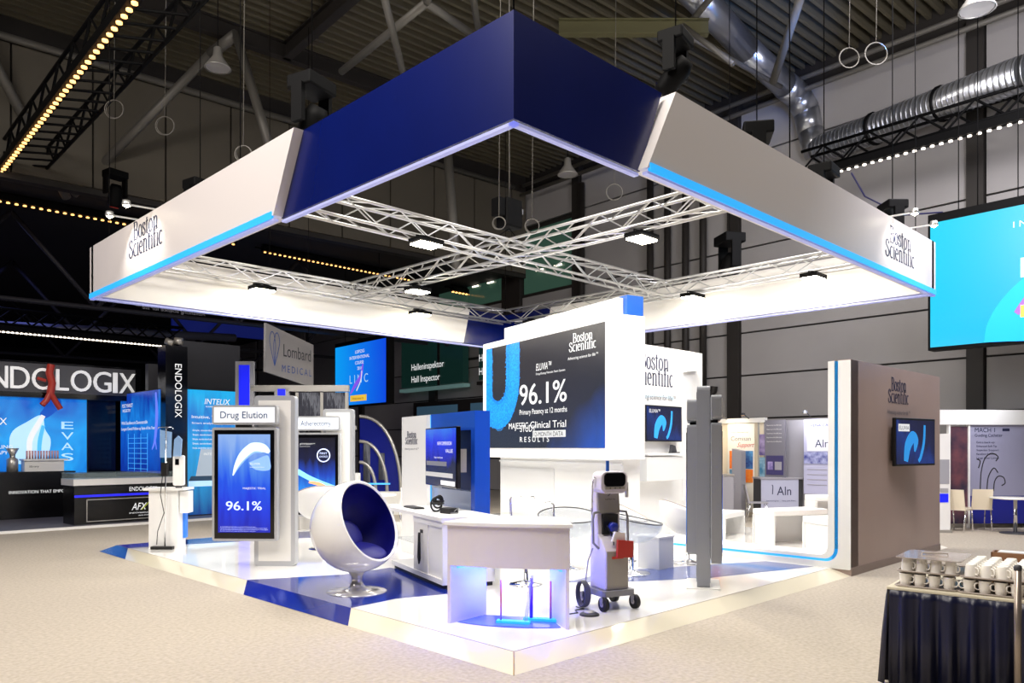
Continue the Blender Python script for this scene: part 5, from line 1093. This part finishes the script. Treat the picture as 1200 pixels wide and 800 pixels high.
def cupmesh():
    mm = MB().lathe([(0, .002), (.026, .002), (.028, 0), (.030, .004), (.034, .03), (.0375, .075), (.038, .078), (.035, .078), (.032, .03), (.0, .01)], 16)
    body = mm
    h = MB().path([(.034, 0, .062), (.050, 0, .062), (.060, 0, .050), (.058, 0, .032), (.046, 0, .022), (.031, 0, .022)], .0045, 6)
    def me(m, nm):
        q = bpy.data.meshes.new(nm); q.from_pydata(m.v, [], m.f); q.polygons.foreach_set('use_smooth', [True] * len(q.polygons)); q.materials.append(M_china); return q
    return me(body, 'cup'), me(h, 'handle')
cme, hme = cupmesh()
def cup(x, y, z, rot, flip, grp, label):
    o = link('coffee_cup', cme, None); tag(o, label, 'cup', grp); p_ = Vector((1.76, -2.13, 0)) + Vector((math.cos(TR_) * x - math.sin(TR_) * y, math.sin(TR_) * x + math.cos(TR_) * y, 0))
    o.location = (p_.x, p_.y, z + (.089 if flip else 0)); o.rotation_euler = (math.pi if flip else 0, 0, TR_ + rot); o.scale = (1.13, 1.13, 1.12); link('handle', hme, o)
def rack(x, y, z, nx, ny, label, flip, grp, cl, rows, lid=False, rot=0):
    t = thing('cup_rack', label, 'rack', on((1.76, -2.13, 0), TR_, x, y, z), TR_, None)
    w_, d_ = nx * .094 + .03, ny * .094 + .03
    MB().bev(0, w_, 0, d_, 0, .006, .04, 3, 'z').obj('tray', M_tray, t)
    MB().path([(.03, .0, .008), (w_ - .03, .0, .008), (w_, .03, .008), (w_, d_ - .03, .008), (w_ - .03, d_, .008), (.03, d_, .008), (0, d_ - .03, .008), (0, .03, .008)], .006, 5, True).obj('rim', M_tray, t)
    for i in range(nx):
        for j in range(ny):
            if not rows(i, j): continue
            cup(x + .015 + .047 + .094 * i, y + .015 + .047 + .094 * j, z + .007, rot, flip, grp, cl % (['leftmost', 'second from left', 'third from left', 'rightmost'][i], ['front', 'second', 'third', 'fourth', 'fifth', 'back'][j]))
    if lid:
        l_ = MB().bev(-.01, w_ + .01, -.01, d_ + .01, .102, .108, .04, 3, 'z').obj('lid', M_gl2, t, label='clear plastic sheet lying on the cups')
        MB().path([(w_ * .3, d_ * .5, .108), (w_ * .3, d_ * .5, .12), (w_ * .7, d_ * .6, .12), (w_ * .7, d_ * .6, .108)], .006, 5).obj('lid_grip', M_tray, l_)
M_gl2 = glassy('lid_clear', 'b8aca4', .75, .1)
edge = lambda i, j: j == 0 or i == 0
rack(.02, .04, .735, 4, 5, 'lower cup rack at the left end of the skirted table', False, 'cups in the lower left rack', 'white cup %s in the %s row, lower rack at the left table end', edge, rot=-.4)
rack(.03, .05, .842, 4, 5, 'upper cup rack at the left end of the table under a clear sheet', True, 'cups in the upper left rack', 'upturned cup %s in the %s row under the clear sheet', edge, True, rot=-.5)
rack(.43, .02, .735, 4, 5, 'lower cup rack in the middle of the skirted table', False, 'cups in the lower middle rack', 'white cup %s in the %s row of the lower middle rack', edge, rot=math.pi + .5)
rack(.44, .03, .842, 4, 6, 'open upper cup rack in the middle of the skirted table', True, 'cups in the upper middle rack', 'upturned cup %s in the %s row of the open middle rack', lambda i, j: True, rot=-.7)
rack(.84, .02, .735, 4, 5, 'lower cup rack at the right picture edge', False, 'cups in the lower right rack', 'white cup %s in the %s row, lower rack at the right edge', edge, rot=2)
rack(.85, .03, .842, 4, 6, 'open upper cup rack at the right picture edge', True, 'cups in the upper right rack', 'upturned cup %s in the %s row, upper rack at the right edge', lambda i, j: True, rot=-.7)
t = thing('wooden_tray', 'brown wooden tray with folded white cloth behind the cup racks', 'tray', on((1.76, -2.13, 0), TR_, .55, .64, .735), TR_); B('bottom', M_wood, t, 0, .6, 0, .16, 0, .01)
for a in ((0, .6, 0, .012), (0, .6, .148, .16), (0, .012, 0, .16), (.588, .6, 0, .16)): B('side', M_wood, t, a[0], a[1], a[2], a[3], .01, .23)
MB().bev(.03, .36, .02, .14, .01, .235, .02, 3, 'y').obj('folded_cloth', M_white, t)
sp_ = on((1.76, -2.13, 0), TR_, .80, -.16, 0)
t = thing('stanchion_post', 'brushed steel post standing in front of the skirted table', 'post', sp_); MB().tube((0, 0, .02), (0, 0, .97), .022, 16).obj('pole', mat('warm_steel', '9c8f84', .3, .7), t); MB().lathe([(0, .03), (.12, .015), (.13, 0), (0, 0)], 28).obj('base', M_steel, t); MB().lathe([(0, .99), (.02, .985), (.026, .97), (.022, .95)], 16).obj('cap', M_dgrey, t)
